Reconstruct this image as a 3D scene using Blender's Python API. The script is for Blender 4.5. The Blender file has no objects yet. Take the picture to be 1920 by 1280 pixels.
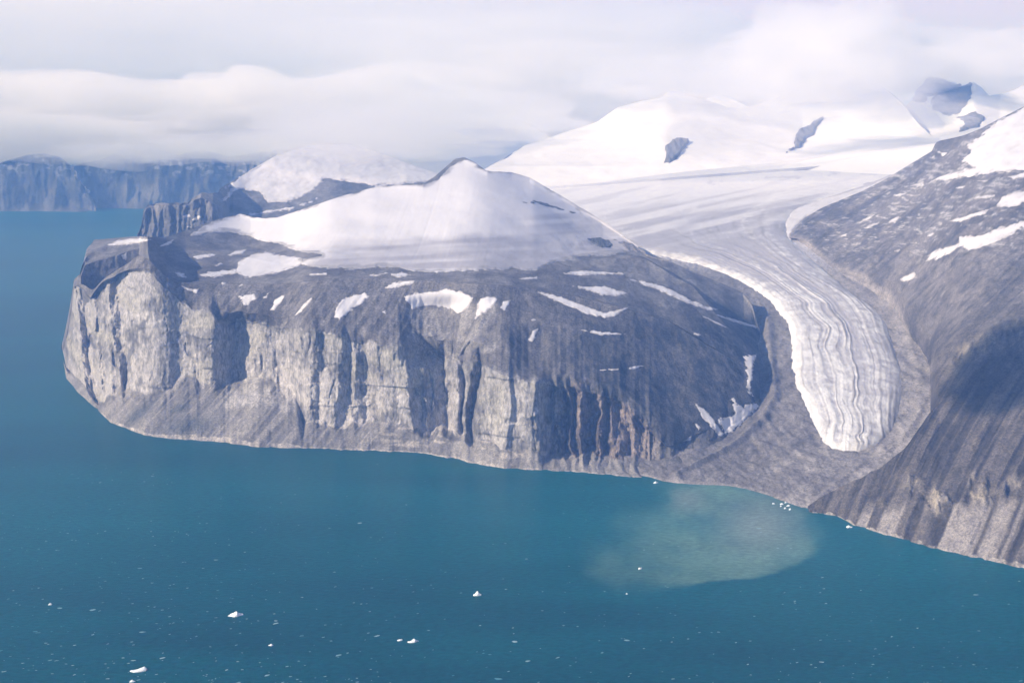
import bpy, math, numpy as np
from math import radians

# ------------------------------------------------------------------ camera, sky, sun, exposure
SC = bpy.context.scene
COL = SC.collection
H = 2000.0                      # flying height, metres
FPX = 2637.0                    # focal length in pixels of a 1920 px wide frame
PITCH = math.atan(540.0 / FPX)
cam_d = bpy.data.cameras.new("camera")
cam_d.lens = 36.0 * FPX / 1920.0
cam_d.sensor_width = 36.0
cam_d.clip_start = 5.0
cam_d.clip_end = 400000.0
cam = bpy.data.objects.new("camera", cam_d)
COL.objects.link(cam)
cam.location = (0, 0, H)
cam.rotation_euler = (math.pi / 2 - PITCH, 0, 0)
SC.camera = cam

SUN_ELEV = radians(31)
SUN_AZ = radians(62)            # angle from "behind the camera" towards the left
sun_dir = np.array([-math.sin(SUN_AZ) * math.cos(SUN_ELEV), -math.cos(SUN_AZ) * math.cos(SUN_ELEV), math.sin(SUN_ELEV)])

w = bpy.data.worlds.new("World")
SC.world = w
w.use_nodes = True
nt = w.node_tree
nt.nodes.clear()
N = nt.nodes.new
out = N("ShaderNodeOutputWorld"); bg = N("ShaderNodeBackground")
sky = N("ShaderNodeTexSky"); sky.sky_type = 'NISHITA'; sky.sun_disc = False
sky.sun_elevation = SUN_ELEV
# Blender sky: rotation 0 puts the sun at +Y, positive turns clockwise seen from above
sky.sun_rotation = math.atan2(sun_dir[0], sun_dir[1])
sky.altitude = 2000; sky.air_density = 1.0; sky.dust_density = 0.6; sky.ozone_density = 1.2
bg.inputs["Strength"].default_value = 0.075
# thin high cloud over most of the sky
tc = N("ShaderNodeTexCoord"); mp = N("ShaderNodeMapping"); mp.inputs["Scale"].default_value = (1.6, 1.6, 9.0)
mp.inputs["Rotation"].default_value = (0.10, 0.06, 0)
no = N("ShaderNodeTexNoise"); no.inputs["Scale"].default_value = 2.2; no.inputs["Detail"].default_value = 6; no.inputs["Roughness"].default_value = 0.55
cr = N("ShaderNodeMapRange"); cr.inputs[1].default_value = 0.33; cr.inputs[2].default_value = 0.66; cr.inputs[3].default_value = 0.15; cr.inputs[4].default_value = 0.60
mx = N("ShaderNodeMix"); mx.data_type = 'RGBA'
mx.inputs[7].default_value = (9.2, 8.2, 12.2, 1)
L = nt.links.new
# cloud layers stack up towards the horizon all the way round
sx = N("ShaderNodeSeparateXYZ"); L_ = nt.links.new; L_(tc.outputs["Generated"], sx.inputs[0])
hr = N("ShaderNodeMapRange"); hr.interpolation_type = 'SMOOTHSTEP'; hr.inputs[1].default_value = 0.0; hr.inputs[2].default_value = 0.35; hr.inputs[3].default_value = 0.75; hr.inputs[4].default_value = -0.25
L_(sx.outputs["Z"], hr.inputs[0])
am = N("ShaderNodeMath"); am.operation = 'ADD'; am.use_clamp = True; L_(hr.outputs[0], am.inputs[1])
L(tc.outputs["Generated"], mp.inputs["Vector"]); L(mp.outputs[0], no.inputs["Vector"]); L(no.outputs["Fac"], cr.inputs[0])
L(cr.outputs[0], am.inputs[0]); L(am.outputs[0], mx.inputs[0]); L(sky.outputs[0], mx.inputs[6]); L(mx.outputs[2], bg.inputs["Color"]); L(bg.outputs[0], out.inputs["Surface"])

sl = bpy.data.lights.new("sun", 'SUN'); sl.energy = 5.0; sl.angle = radians(0.5); sl.color = (1.0, 0.962, 0.985)
so = bpy.data.objects.new("sun", sl); COL.objects.link(so)
from mathutils import Vector
so.rotation_euler = Vector(tuple(sun_dir)).to_track_quat('Z', 'Y').to_euler()

SC.view_settings.view_transform = 'Standard'; SC.view_settings.look = 'None'
SC.view_settings.exposure = 0.2; SC.view_settings.gamma = 1.0; SC.view_settings.use_curve_mapping = False
SC.render.engine = 'CYCLES'
cy = SC.cycles
cy.use_denoising = True
cy.max_bounces = 10; cy.diffuse_bounces = 3; cy.glossy_bounces = 2; cy.transmission_bounces = 2; cy.volume_bounces = 9; cy.transparent_max_bounces = 16

# ------------------------------------------------------------------ helpers: projection, noise, curves
CP, SP = math.cos(PITCH), math.sin(PITCH)
def tau(py):
    b = (640.0 - np.asarray(py, float)) / FPX
    return (SP - b * CP) / (CP + b * SP)
def py_of(t):
    # inverse of tau
    b = (SP - t * CP) / (CP + t * SP)
    return 640.0 - b * FPX
def world(px, Y, z):
    """a point in column px at forward distance Y and height z"""
    py = py_of((H - z) / Y)
    b = (640.0 - py) / FPX
    X = Y * ((px - 960.0) / FPX) / (CP + b * SP)
    return np.stack([X, np.broadcast_to(Y, X.shape), np.broadcast_to(z, X.shape)], -1)
def project(P):
    x, y, z = P[..., 0], P[..., 1], P[..., 2] - H
    d = y * CP - z * SP
    u = y * SP + z * CP
    return 960.0 + FPX * x / d, 640.0 - FPX * u / d
def sea_point(px, py):
    Y = H / tau(py)
    return world(np.asarray(px, float), Y, np.zeros_like(Y))

def _hash(ix, iy, seed):
    h = (ix.astype(np.int64) * 374761393 + iy.astype(np.int64) * 668265263 + seed * 1442695041) & 0x7fffffff
    h = (h ^ (h >> 13)) * 1274126177 & 0x7fffffff
    h = (h ^ (h >> 16)) * 2246822519 & 0x7fffffff
    return ((h ^ (h >> 15)) & 0xffff) / 32767.5 - 1.0
def vnoise(x, y, seed=0):
    x = np.asarray(x, float); y = np.asarray(y, float); x, y = np.broadcast_arrays(x, y)
    ix = np.floor(x); iy = np.floor(y); fx = x - ix; fy = y - iy
    ux = fx * fx * fx * (fx * (fx * 6 - 15) + 10); uy = fy * fy * fy * (fy * (fy * 6 - 15) + 10)
    ix = ix.astype(np.int64); iy = iy.astype(np.int64)
    a = _hash(ix, iy, seed); b = _hash(ix + 1, iy, seed); c = _hash(ix, iy + 1, seed); d = _hash(ix + 1, iy + 1, seed)
    return (a + (b - a) * ux) * (1 - uy) + (c + (d - c) * ux) * uy
def fbm(x, y, seed=0, oct=5, gain=0.5):
    s = 0.0; a = 1.0; t = 0.0
    for o in range(oct):
        # turn each octave a little so that the lattice does not show
        c, n = math.cos(o * 0.7 + 0.3), math.sin(o * 0.7 + 0.3)
        s = s + a * vnoise((x * c - y * n) * 2 ** o + 17.3 * o, (x * n + y * c) * 2 ** o - 9.1 * o, seed + o)
        t += a; a *= gain
    return s / t * 1.6
def fbm_an(x, y, seed=0, oct=5, gain=0.5):
    """without rotation: for streaks"""
    s = 0.0; a = 1.0; t = 0.0
    for o in range(oct):
        s = s + a * vnoise(x * 2 ** o + 17.3 * o, y * 1.6 ** o - 9.1 * o, seed + o); t += a; a *= gain
    return s / t * 1.6
def ridged(x, y, seed=0, oct=4):
    s = 0.0; a = 1.0; t = 0.0
    for o in range(oct):
        s = s + a * (1 - 2 * np.abs(vnoise(x * 2 ** o + 5.7 * o, y * 2 ** o + 3.1 * o, seed + o))); t += a; a *= 0.5
    return s / t
def sst(a, b, x):
    t = np.clip((x - a) / (b - a), 0, 1); return t * t * (3 - 2 * t)
def gsmooth(a, sig, axis):
    if sig <= 0: return a
    n = int(3 * sig) + 1
    k = np.exp(-0.5 * (np.arange(-n, n + 1) / sig) ** 2); k /= k.sum()
    a = np.moveaxis(a, axis, -1)
    p = np.concatenate([np.repeat(a[..., :1], n, -1), a, np.repeat(a[..., -1:], n, -1)], -1)
    r = sum(k[i] * p[..., i:i + a.shape[-1]] for i in range(2 * n + 1))
    return np.moveaxis(r, -1, axis)
def curve(pts, px, smooth=0):
    pts = np.array(pts, float)
    v = np.interp(px, pts[:, 0], pts[:, 1])
    return gsmooth(v, smooth / abs(px[1] - px[0]), 0) if smooth else v

class Sheet:
    """rows of ground marching away from the coast; each column is a profile of slopes"""
    def __init__(s, px):
        s.px = np.asarray(px, float); s.rows_Y = []; s.rows_z = []; s.vis = []; s.mark = {}
    def start(s, py, z):
        t = tau(py); s.cY = (H - z) / t; s.cz = np.broadcast_to(np.asarray(z, float), s.px.shape).copy(); s.cY = s.cY + 0 * s.px
        s.rows_Y.append(s.cY); s.rows_z.append(s.cz); s.cpy = np.broadcast_to(np.asarray(py, float), s.px.shape).copy(); return s
    def startYz(s, Y, z):
        s.cY = np.asarray(Y, float) + 0 * s.px; s.cz = np.asarray(z, float) + 0 * s.px
        s.rows_Y.append(s.cY); s.rows_z.append(s.cz); s.cpy = py_of((H - s.cz) / s.cY); return s
    def up(s, name, py, m, n):
        """visible ground at slope m until it is seen at image height py"""
        py = np.minimum(np.asarray(py, float) + 0 * s.px, s.cpy - 0.02)
        m = np.asarray(m, float) + 0 * s.px
        a0 = len(s.rows_Y)
        Y0, z0, p0 = s.cY, s.cz, s.cpy
        for i in range(1, n + 1):
            p = p0 + (py - p0) * i / n
            t = tau(p)
            Y = np.maximum((H - z0 + m * Y0) / np.maximum(t + m, 0.01), Y0 + 0.01)
            Y = np.minimum(Y, 60000)
            s.rows_Y.append(Y); s.rows_z.append(H - Y * t)
        s.cY, s.cz, s.cpy = s.rows_Y[-1], s.rows_z[-1], py
        s.mark[name] = (a0 - 1, len(s.rows_Y) - 1); return s
    def to(s, name, Y, z, n):
        a0 = len(s.rows_Y); Y = np.asarray(Y, float) + 0 * s.px; z = np.asarray(z, float) + 0 * s.px
        Y0, z0 = s.cY, s.cz
        for i in range(1, n + 1):
            f = i / n
            s.rows_Y.append(Y0 + (Y - Y0) * f); s.rows_z.append(z0 + (z - z0) * f)
        s.cY, s.cz = Y, z; s.cpy = py_of((H - z) / Y)
        s.mark[name] = (a0 - 1, len(s.rows_Y) - 1); return s
    def even(s, name, sig, mask):
        """even out the columns over the rows of a visible segment"""
        a, b = s.mark[name]; Y1 = s.rows_Y[b]; Ys = gsmooth(Y1, sig / (s.px[1] - s.px[0]), 0); d = (Ys - Y1) * mask
        for i in range(a, b + 1):
            f = (i - a) / (b - a); f = f * f * (3 - 2 * f)
            Y = s.rows_Y[i]; Yn = Y + d * f; s.rows_z[i] = H - Yn * (H - s.rows_z[i]) / Y; s.rows_Y[i] = Yn
        s.cY, s.cz = s.rows_Y[b], s.rows_z[b]
    def done(s):
        s.Y = np.array(s.rows_Y); s.z = np.array(s.rows_z); s.PX = np.broadcast_to(s.px, s.Y.shape)
        s.py = py_of((H - s.z) / s.Y); return s
    def slide(s, d):
        """push the ground back by d metres along the line it lies on"""
        Y = s.Y + d; s.z = H - Y * (H - s.z) / s.Y; s.Y = Y
    def finish(s):
        s.P = world(s.PX, s.Y, s.z); s.normals(); s.qx, s.qy = project(s.P)
        s.col = np.ones(s.P.shape[:2] + (3,)) * 0.5
        return s
    def normals(s):
        du = np.gradient(s.P, axis=1); dv = np.gradient(s.P, axis=0)
        n = np.cross(du, dv); n /= np.maximum(np.linalg.norm(n, axis=-1, keepdims=True), 1e-9)
        s.N = n
    def seg(s, name):
        a, b = s.mark[name]; return slice(a, b + 1)

def mix3(a, b, f):
    f = np.asarray(f)[..., None]; return np.asarray(a) * (1 - f) + np.asarray(b) * f

# ------------------------------------------------------------------ materials
def mat_ground(name, s1=0.02, s2=0.12, var=0.25, bump=0.6, dist=4.0, rough=0.95, stretch=(1, 1, 1), spec=0.1):
    m = bpy.data.materials.new(name); m.use_nodes = True; t = m.node_tree; n = t.nodes; l = t.links.new
    p = n["Principled BSDF"]; p.inputs["Roughness"].default_value = rough; p.inputs["Specular IOR Level"].default_value = spec
    at = n.new("ShaderNodeAttribute"); at.attribute_name = "albedo"
    tc = n.new("ShaderNodeTexCoord"); mp = n.new("ShaderNodeMapping"); mp.inputs["Scale"].default_value = stretch
    l(tc.outputs["Object"], mp.inputs["Vector"])
    a = n.new("ShaderNodeTexNoise"); a.inputs["Scale"].default_value = s1; a.inputs["Detail"].default_value = 8; a.inputs["Roughness"].default_value = 0.65
    b = n.new("ShaderNodeTexNoise"); b.inputs["Scale"].default_value = s2; b.inputs["Detail"].default_value = 4; b.inputs["Roughness"].default_value = 0.7
    l(mp.outputs[0], a.inputs["Vector"]); l(mp.outputs[0], b.inputs["Vector"])
    ad = n.new("ShaderNodeMath"); ad.operation = 'ADD'; l(a.outputs["Fac"], ad.inputs[0]); l(b.outputs["Fac"], ad.inputs[1])
    mr = n.new("ShaderNodeMapRange"); mr.inputs[1].default_value = 0.7; mr.inputs[2].default_value = 1.3; mr.inputs[3].default_value = 1 - var; mr.inputs[4].default_value = 1 + var
    l(ad.outputs[0], mr.inputs[0])
    vo = n.new("ShaderNodeTexVoronoi"); vo.inputs["Scale"].default_value = 0.16; l(mp.outputs[0], vo.inputs["Vector"])
    vs = n.new("ShaderNodeSeparateColor"); l(vo.outputs["Color"], vs.inputs[0])
    vr = n.new("ShaderNodeMapRange"); vr.inputs[3].default_value = 1 - 0.75 * var; vr.inputs[4].default_value = 1 + 0.75 * var; l(vs.outputs[0], vr.inputs[0])
    vm = n.new("ShaderNodeMath"); vm.operation = 'MULTIPLY'; l(mr.outputs[0], vm.inputs[0]); l(vr.outputs[0], vm.inputs[1])
    mu = n.new("ShaderNodeMix"); mu.data_type = 'RGBA'; mu.blend_type = 'MULTIPLY'; mu.inputs[0].default_value = 1
    l(at.outputs["Color"], mu.inputs[6]); l(vm.outputs[0], mu.inputs[7]); l(mu.outputs[2], p.inputs["Base Color"])
    bu = n.new("ShaderNodeBump"); bu.inputs["Strength"].default_value = bump; bu.inputs["Distance"].default_value = dist
    l(ad.outputs[0], bu.inputs["Height"]); l(bu.outputs[0], p.inputs["Normal"])
    return m
M_ROCK = mat_ground("cliff_rock", 0.02, 0.08, 0.32, 0.9, 5.0, stretch=(1, 1, 0.42))
M_SCREE = mat_ground("scree", 0.03, 0.10, 0.36, 0.9, 5.0)
M_TUNDRA = mat_ground("stony_tundra", 0.015, 0.08, 0.42, 0.9, 6.0)
M_SNOW = mat_ground("snow", 0.004, 0.03, 0.04, 0.25, 2.0, rough=0.8)
M_ICE = mat_ground("glacier_ice", 0.01, 0.08, 0.10, 0.5, 3.0, rough=0.7)
M_MORAINE = mat_ground("moraine_rubble", 0.02, 0.09, 0.38, 0.9, 6.0)

# ------------------------------------------------------------------ mesh objects
def props(o, label=None, cat=None, group=None, kind=None):
    if label: o["label"] = label
    if cat: o["category"] = cat
    if group: o["group"] = group
    if kind: o["kind"] = kind
    return o
def empty(name, loc=(0, 0, 0)):
    o = bpy.data.objects.new(name, None); COL.objects.link(o); o.location = loc; return o
def mesh_from(name, V, F, mat, parent=None, col=None, nrm=None):
    """V (n,3), F (m,4) numpy"""
    me = bpy.data.meshes.new(name)
    me.vertices.add(len(V)); me.vertices.foreach_set("co", np.ascontiguousarray(V, np.float32).ravel())
    k = F.shape[1]
    me.loops.add(F.size); me.loops.foreach_set("vertex_index", np.ascontiguousarray(F, np.int32).ravel())
    me.polygons.add(len(F)); me.polygons.foreach_set("loop_start", np.arange(0, F.size, k, dtype=np.int32))
    me.polygons.foreach_set("loop_total", np.full(len(F), k, np.int32))
    me.update(calc_edges=True); me.validate()
    me.polygons.foreach_set("use_smooth", np.ones(len(me.polygons), bool))
    if col is not None:
        a = me.attributes.new("albedo", 'FLOAT_COLOR', 'POINT')
        c = np.ones((len(V), 4), np.float32); c[:, :3] = col; a.data.foreach_set("color", c.ravel())
    if nrm is not None and len(me.polygons) == len(F):
        me.normals_split_custom_set_from_vertices(np.asarray(nrm, np.float32).tolist())
    me.materials.append(mat)
    o = bpy.data.objects.new(name, me); COL.objects.link(o)
    if parent is not None: o.parent = parent
    return o
def grid_faces(nr, nc):
    i = np.arange(nr * nc).reshape(nr, nc)
    return np.stack([i[:-1, :-1], i[:-1, 1:], i[1:, 1:], i[1:, :-1]], -1)      # (nr-1, nc-1, 4)
def sub_mesh(name, s, fmask, mat, parent=None, P=None, col=None, N_=None):
    """the faces of a sheet picked by a (rows-1, cols-1) mask as an object of its own"""
    P = s.P if P is None else P; col = s.col if col is None else col; N_ = s.N if N_ is None else N_
    F = grid_faces(*P.shape[:2])[fmask]
    if len(F) == 0: return None
    used, inv = np.unique(F, return_inverse=True)
    return mesh_from(name, P.reshape(-1, 3)[used], inv.reshape(F.shape), mat, parent, col.reshape(-1, 3)[used], N_.reshape(-1, 3)[used])
def sdist(poly, x, y):
    poly = np.array(poly, float); ins = np.zeros(x.shape, bool); d = np.full(x.shape, 1e9)
    for (x0, y0), (x1, y1) in zip(poly, np.roll(poly, -1, 0)):
        ex, ey = x1 - x0, y1 - y0
        t = np.clip(((x - x0) * ex + (y - y0) * ey) / max(ex * ex + ey * ey, 1e-9), 0, 1)
        d = np.minimum(d, np.hypot(x - x0 - t * ex, y - y0 - t * ey))
        if y0 != y1:
            c = ((y0 > y) != (y1 > y)) & (x < ex * (y - y0) / ey + x0); ins ^= c
    return np.where(ins, d, -d)
def overlay(s, poly, name, mat, thick=3.0, wob=3.0, wscale=40.0, rows=None, color=(0.70, 0.69, 0.735), seed=1, colf=None, rough=0.0, parent=None, slope=0.7):
    """a sheet of snow (or rock) lying on the ground of sheet s inside the outline poly"""
    poly = np.array(poly, float); r0, r1 = rows if rows else (0, s.P.shape[0])
    qx, qy = s.qx[r0:r1], s.qy[r0:r1]; mar = 6 + wob * 2
    m = (qx > poly[:, 0].min() - mar) & (qx < poly[:, 0].max() + mar) & (qy > poly[:, 1].min() - mar) & (qy < poly[:, 1].max() + mar)
    if not m.any(): print("NO HOST", name, poly[0]); return None
    rr = np.where(m.any(1))[0]; cc = np.where(m.any(0))[0]
    a, b, c, d = rr[0], rr[-1] + 1, cc[0], cc[-1] + 1
    P = s.P[r0 + a:r0 + b, c:d]; Nn = s.N[r0 + a:r0 + b, c:d]; qx = qx[a:b, c:d]; qy = qy[a:b, c:d]
    sd = sdist(poly, qx, qy) + (0.6 + 1.3 * wob) * fbm(P[..., 0] / wscale, (P[..., 1] * 0.6 + P[..., 2]) / wscale, seed, 5, 0.7)
    sd = np.where((qx > poly[:, 0].min() - mar) & (qx < poly[:, 0].max() + mar), sd, -9)
    h = np.clip(sd * slope, -1.5, 1) * thick
    if rough: h = h + np.where(sd > 1, rough * fbm(P[..., 0] / 30, P[..., 2] / 60, seed + 9, 4), 0)
    V = P + Nn * h[..., None]
    keep = sd > -2.0
    fm = (keep[:-1, :-1] | keep[:-1, 1:] | keep[1:, 1:] | keep[1:, :-1])
    c3 = np.broadcast_to(np.array(color, float), V.shape).copy()
    if colf is not None: c3 = colf(V, qx, qy, sd)
    if mat is M_SNOW and colf is None:
        c3 = mix3(c3, c3 * np.array([0.60, 0.585, 0.575]), np.clip(sst(2.6, 0.0, sd + 1.2 * fbm(P[..., 0] / 14, P[..., 1] / 24, seed + 5, 3)) + 0.35 * np.clip(fbm(P[..., 0] / 60, P[..., 1] / 90, seed + 6, 4), 0, 1), 0, 1))
    F = grid_faces(*V.shape[:2])[fm]
    if len(F) == 0: print("EMPTY", name, poly[0]); return None
    used, inv = np.unique(F, return_inverse=True)
    return mesh_from(name, V.reshape(-1, 3)[used], inv.reshape(F.shape), mat, parent, c3.reshape(-1, 3)[used])

# ------------------------------------------------------------------ sea
PLUME = [(1252, 913), (1245, 945), (1255, 972), (1185, 985), (1120, 1030), (1100, 1066), (1150, 1090), (1250, 1095), (1330, 1098), (1390, 1088), (1450, 1081), (1505, 1063), (1532, 1030), (1518, 990), (1510, 962), (1440, 925), (1374, 905)]
def build_sea():
    xs = np.unique(np.concatenate([np.linspace(-160000, -6000, 24), np.arange(-6000, -600, 150), np.arange(-600, 3000, 20), np.arange(3000, 8000, 200), np.linspace(8000, 160000, 24)]))
    ys = np.unique(np.concatenate([np.linspace(-20000, 3600, 12), np.arange(3600, 7200, 20), np.arange(7200, 20000, 200), np.linspace(20000, 180000, 40)]))
    X, Yg = np.meshgrid(xs, ys)
    V = np.stack([X, Yg, 0 * X], -1)
    qx, qy = project(np.where(Yg[..., None] > 500, V, np.array([0, 500.0, 0])))
    wob = 17 * fbm(X / 260, Yg / 420, 5, 6, 0.6)
    sd = sdist(PLUME, qx + wob, qy + 0.5 * wob)
    edge = 4.0 + 34.0 * sst(1065, 1000, qy) + 26.0 * sst(1330, 1200, qx)
    pl = sst(-3.5, 2.5, sd / edge * 4) * np.clip(0.74 + 0.38 * fbm(X / 190, Yg / 330, 8, 5) + 0.2 * fbm(X / 60, Yg / 120, 9, 4), 0.1, 1) * (0.55 + 0.45 * sst(1180, 1330, qx))
    core = np.exp(-(((qx - 1425) / 75) ** 2 + ((qy - 985) / 52) ** 2)) + 0.8 * np.exp(-(((qx - 1290) / 34) ** 2 + ((qy - 935) / 24) ** 2))
    deep = np.array([0.0003, 0.078, 0.088]); silt = np.array([0.095, 0.195, 0.16]); grey = np.array([0.155, 0.20, 0.185])
    c = mix3(deep, silt, np.clip(pl, 0, 1)); c = mix3(c, grey, np.clip(core, 0, 1) * sst(-6, 6, sd) * 0.8)
    # wide bands of slightly different water
    band = fbm(X / 5200 + 3, Yg / 1400, 21, 4)
    lane = fbm(X / 900 + 0.25 * Yg / 900, Yg / 260, 23, 4); c = c * (1 + 0.20 * band[..., None] + 0.15 * lane[..., None]) + np.clip(band, 0, 1)[..., None] * np.array([0.004, 0.008, 0.016])
    m = bpy.data.materials.new("sea_water"); m.use_nodes = True; t = m.node_tree; n = t.nodes; l = t.links.new
    p = n["Principled BSDF"]; p.inputs["Roughness"].default_value = 0.28; p.inputs["IOR"].default_value = 1.22; p.inputs["Specular IOR Level"].default_value = 0.1
    at = n.new("ShaderNodeAttribute"); at.attribute_name = "albedo"
    tcn = n.new("ShaderNodeTexCoord"); mp = n.new("ShaderNodeMapping"); mp.inputs["Rotation"].default_value = (0, 0, 0.35); mp.inputs["Scale"].default_value = (0.5, 1.0, 1)
    l(tcn.outputs["Object"], mp.inputs["Vector"])
    a = n.new("ShaderNodeTexNoise"); a.inputs["Scale"].default_value = 0.06; a.inputs["Detail"].default_value = 5; a.inputs["Roughness"].default_value = 0.7
    l(mp.outputs[0], a.inputs["Vector"])
    mr = n.new("ShaderNodeMapRange"); mr.inputs[1].default_value = 0.3; mr.inputs[2].default_value = 0.7; mr.inputs[3].default_value = 0.66; mr.inputs[4].default_value = 1.36
    l(a.outputs["Fac"], mr.inputs[0])
    mu = n.new("ShaderNodeMix"); mu.data_type = 'RGBA'; mu.blend_type = 'MULTIPLY'; mu.inputs[0].default_value = 1
    l(at.outputs["Color"], mu.inputs[6]); l(mr.outputs[0], mu.inputs[7]); l(mu.outputs[2], p.inputs["Base Color"])
    bu = n.new("ShaderNodeBump"); bu.inputs["Strength"].default_value = 0.5; bu.inputs["Distance"].default_value = 3.0
    l(a.outputs["Fac"], bu.inputs["Height"]); l(bu.outputs[0], p.inputs["Normal"])
    o = mesh_from("sea", V.reshape(-1, 3), grid_faces(*X.shape).reshape(-1, 4), m, None, c.reshape(-1, 3))
    props(o, "teal green sea with fine ripples and a milky sediment plume", "sea", kind="structure")
build_sea()

# ------------------------------------------------------------------ valley floor (also carries the glacier)
WATER_R = [(900, 846), (1100, 880), (1218, 897), (1244, 906), (1296, 911), (1374, 915), (1421, 926), (1489, 953), (1505, 958), (1570, 967), (1600, 984), (1663, 1003), (1747, 1027), (1813, 1043), (1920, 1066), (2000, 1085), (2100, 1110), (2600, 1250)]
FLOOR_W = [(900, 850), (1218, 897), (1244, 906), (1296, 911), (1374, 915), (1421, 926), (1489, 953), (1505, 958), (1570, 967), (1800, 985)]
def floor_sheet(px):
    s = Sheet(px)
    s.start(curve(FLOOR_W, px, 8), 0.0)
    s.up("beach", curve(FLOOR_W, px, 8) - 6, 0.16, 5)
    k1 = curve([(900, 800), (1300, 815), (1500, 835), (1620, 848), (1800, 850)], px, 20)
    s.up("outwash", k1, curve([(1200, 0.13), (1400, 0.11), (1600, 0.075), (1800, 0.08)], px, 20), 60)
    s.up("tongue", curve([(900, 470), (1300, 470), (1600, 440), (1800, 420)], px), 0.11, 150)
    s.up("upper", curve([(900, 352), (1100, 345), (1250, 326), (1450, 305), (1600, 285), (1750, 255), (1960, 225)], px, 20), 0.085, 70)
    return s
VFpx = np.arange(930, 1840, 2.0)
VF = floor_sheet(VFpx).done()
VF.Y = gsmooth(VF.Y, 6, 0); VF.z = H - VF.Y * tau(VF.py)
VF.z[0] = -4.0
def floor_at(px, py):
    """point of the undisturbed valley floor seen at px, py"""
    px = np.asarray(px, float); py = np.asarray(py, float); px, py = np.broadcast_arrays(px, py)
    c = np.clip((px - VFpx[0]) / 2.0, 0, len(VFpx) - 1.001); ci = c.astype(int); cf = c - ci
    out = np.empty(px.shape)
    for k in np.ndindex(px.shape):
        a = np.interp(-py[k], -VF_py0[:, ci[k]], VF_Y0[:, ci[k]]); b = np.interp(-py[k], -VF_py0[:, ci[k] + 1], VF_Y0[:, ci[k] + 1])
        out[k] = a + (b - a) * cf[k]
    return out, H - out * tau(py)
VF_py0 = VF.py.copy(); VF_Y0 = VF.Y.copy()
VF.finish()
def build_floor():
    s = VF; P = s.P; x, y = P[..., 0], P[..., 1]
    qx, qy = s.qx, s.qy
    # rubble hummocks, a lateral moraine ridge along the headland side, drained channels on the fan
    amp = sst(0, 12, np.arange(P.shape[0]))[:, None]
    low = sst(440, 480, qy)
    dz = (5.0 * fbm(x / 150, y / 260, 3, 5) + 3.5 * ridged(x / 55, y / 90, 31) + 3.0 * fbm(x / 26, y / 34, 32, 4)) * amp * (0.3 + 0.7 * low)
    ridge_x = np.interp(qy, [560, 610, 680, 745, 790, 840, 890], [1425, 1440, 1446, 1452, 1430, 1370, 1270])
    dz += 22 * np.exp(-((qx - ridge_x) / 9.0) ** 2) * low * amp * sst(575, 615, qy)
    ridge2 = np.interp(qy, [560, 620, 690, 760, 830, 880, 930], [1676, 1700, 1722, 1730, 1690, 1600, 1540])
    dz += 7 * np.exp(-((qx - ridge2) / 9.0) ** 2) * low * amp
    # terminal moraine arcs in front of the snout
    arc = np.hypot((qx - 1590) / 1.5, (qy - 760))
    dz += 3.0 * np.sin(arc / 3.2 + 1.5 * fbm(x / 120, y / 200, 6, 3)) * sst(80, 95, arc) * sst(180, 120, arc) * low * amp
    P[..., 2] += dz; s.normals(); s.qx, s.qy = project(P)
    n1 = fbm(x / 90, y / 200, 12, 5); n2 = fbm(x / 500, y / 900, 13, 3)
    c = mix3((0.205, 0.19, 0.19), (0.33, 0.308, 0.302), np.clip(0.5 + 0.8 * n1 + 0.4 * n2, 0, 1))
    gr = np.interp(qy, [420, 450, 482, 520, 557, 582, 617, 655, 722, 765, 803, 845, 900], [1474, 1482, 1518, 1563, 1606, 1652, 1667, 1678, 1695, 1689, 1679, 1640, 1600])
    c = mix3(c, (0.37, 0.345, 0.338), sst(-6, 8, qx - gr) * low * (0.75 + 0.4 * n1))
    c = mix3(c, (0.155, 0.146, 0.146), sst(1540, 1420, qx) * low * 0.55)
    fan = fbm_an((qx + 1.6 * qy) / 16, (qy - 0.8 * qx) / 160, 44, 4)
    c = c * (1 + 0.16 * fan[..., None] * low[..., None])
    # pale rim of beach cobbles
    c = mix3(c, (0.42, 0.38, 0.36), np.clip(1 - np.arange(P.shape[0]) / 8.0, 0, 1)[:, None] * 0.8 * np.ones_like(qx))
    # higher up the floor is old snow and ice
    ice = sst(520, 470, qy + 10 * n1)
    c = mix3(c, (0.50, 0.49, 0.535), ice); c = mix3(c, (0.75, 0.745, 0.78), sst(380, 335, qy + 0.07 * (qx - 1100)))
    s.col = c
    top = empty("valley_floor", (float(x[0].mean()), float(y[0].mean()), 0)); props(top, "grey rubble outwash and moraine around the glacier tongue", "moraine", kind="structure")
    R = s.P.shape[0] - 1; r = np.arange(R)[:, None] + np.zeros((1, s.P.shape[1] - 1))
    for nm, a, b, mt in (("beach", 0, s.mark["beach"][1], M_MORAINE), ("outwash_fan", s.mark["beach"][1], s.mark["outwash"][1], M_MORAINE), ("side_moraine", s.mark["outwash"][1], s.mark["tongue"][1], M_MORAINE), ("upper_ice", s.mark["tongue"][1], R, M_ICE)):
        o = sub_mesh(nm, s, (r >= a) & (r < b), mt); child(o, top)
def child(o, top):
    if o is None: return
    o.parent = top; o.matrix_parent_inverse.translation = (-top.location.x, -top.location.y, -top.location.z)
build_floor()

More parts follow.
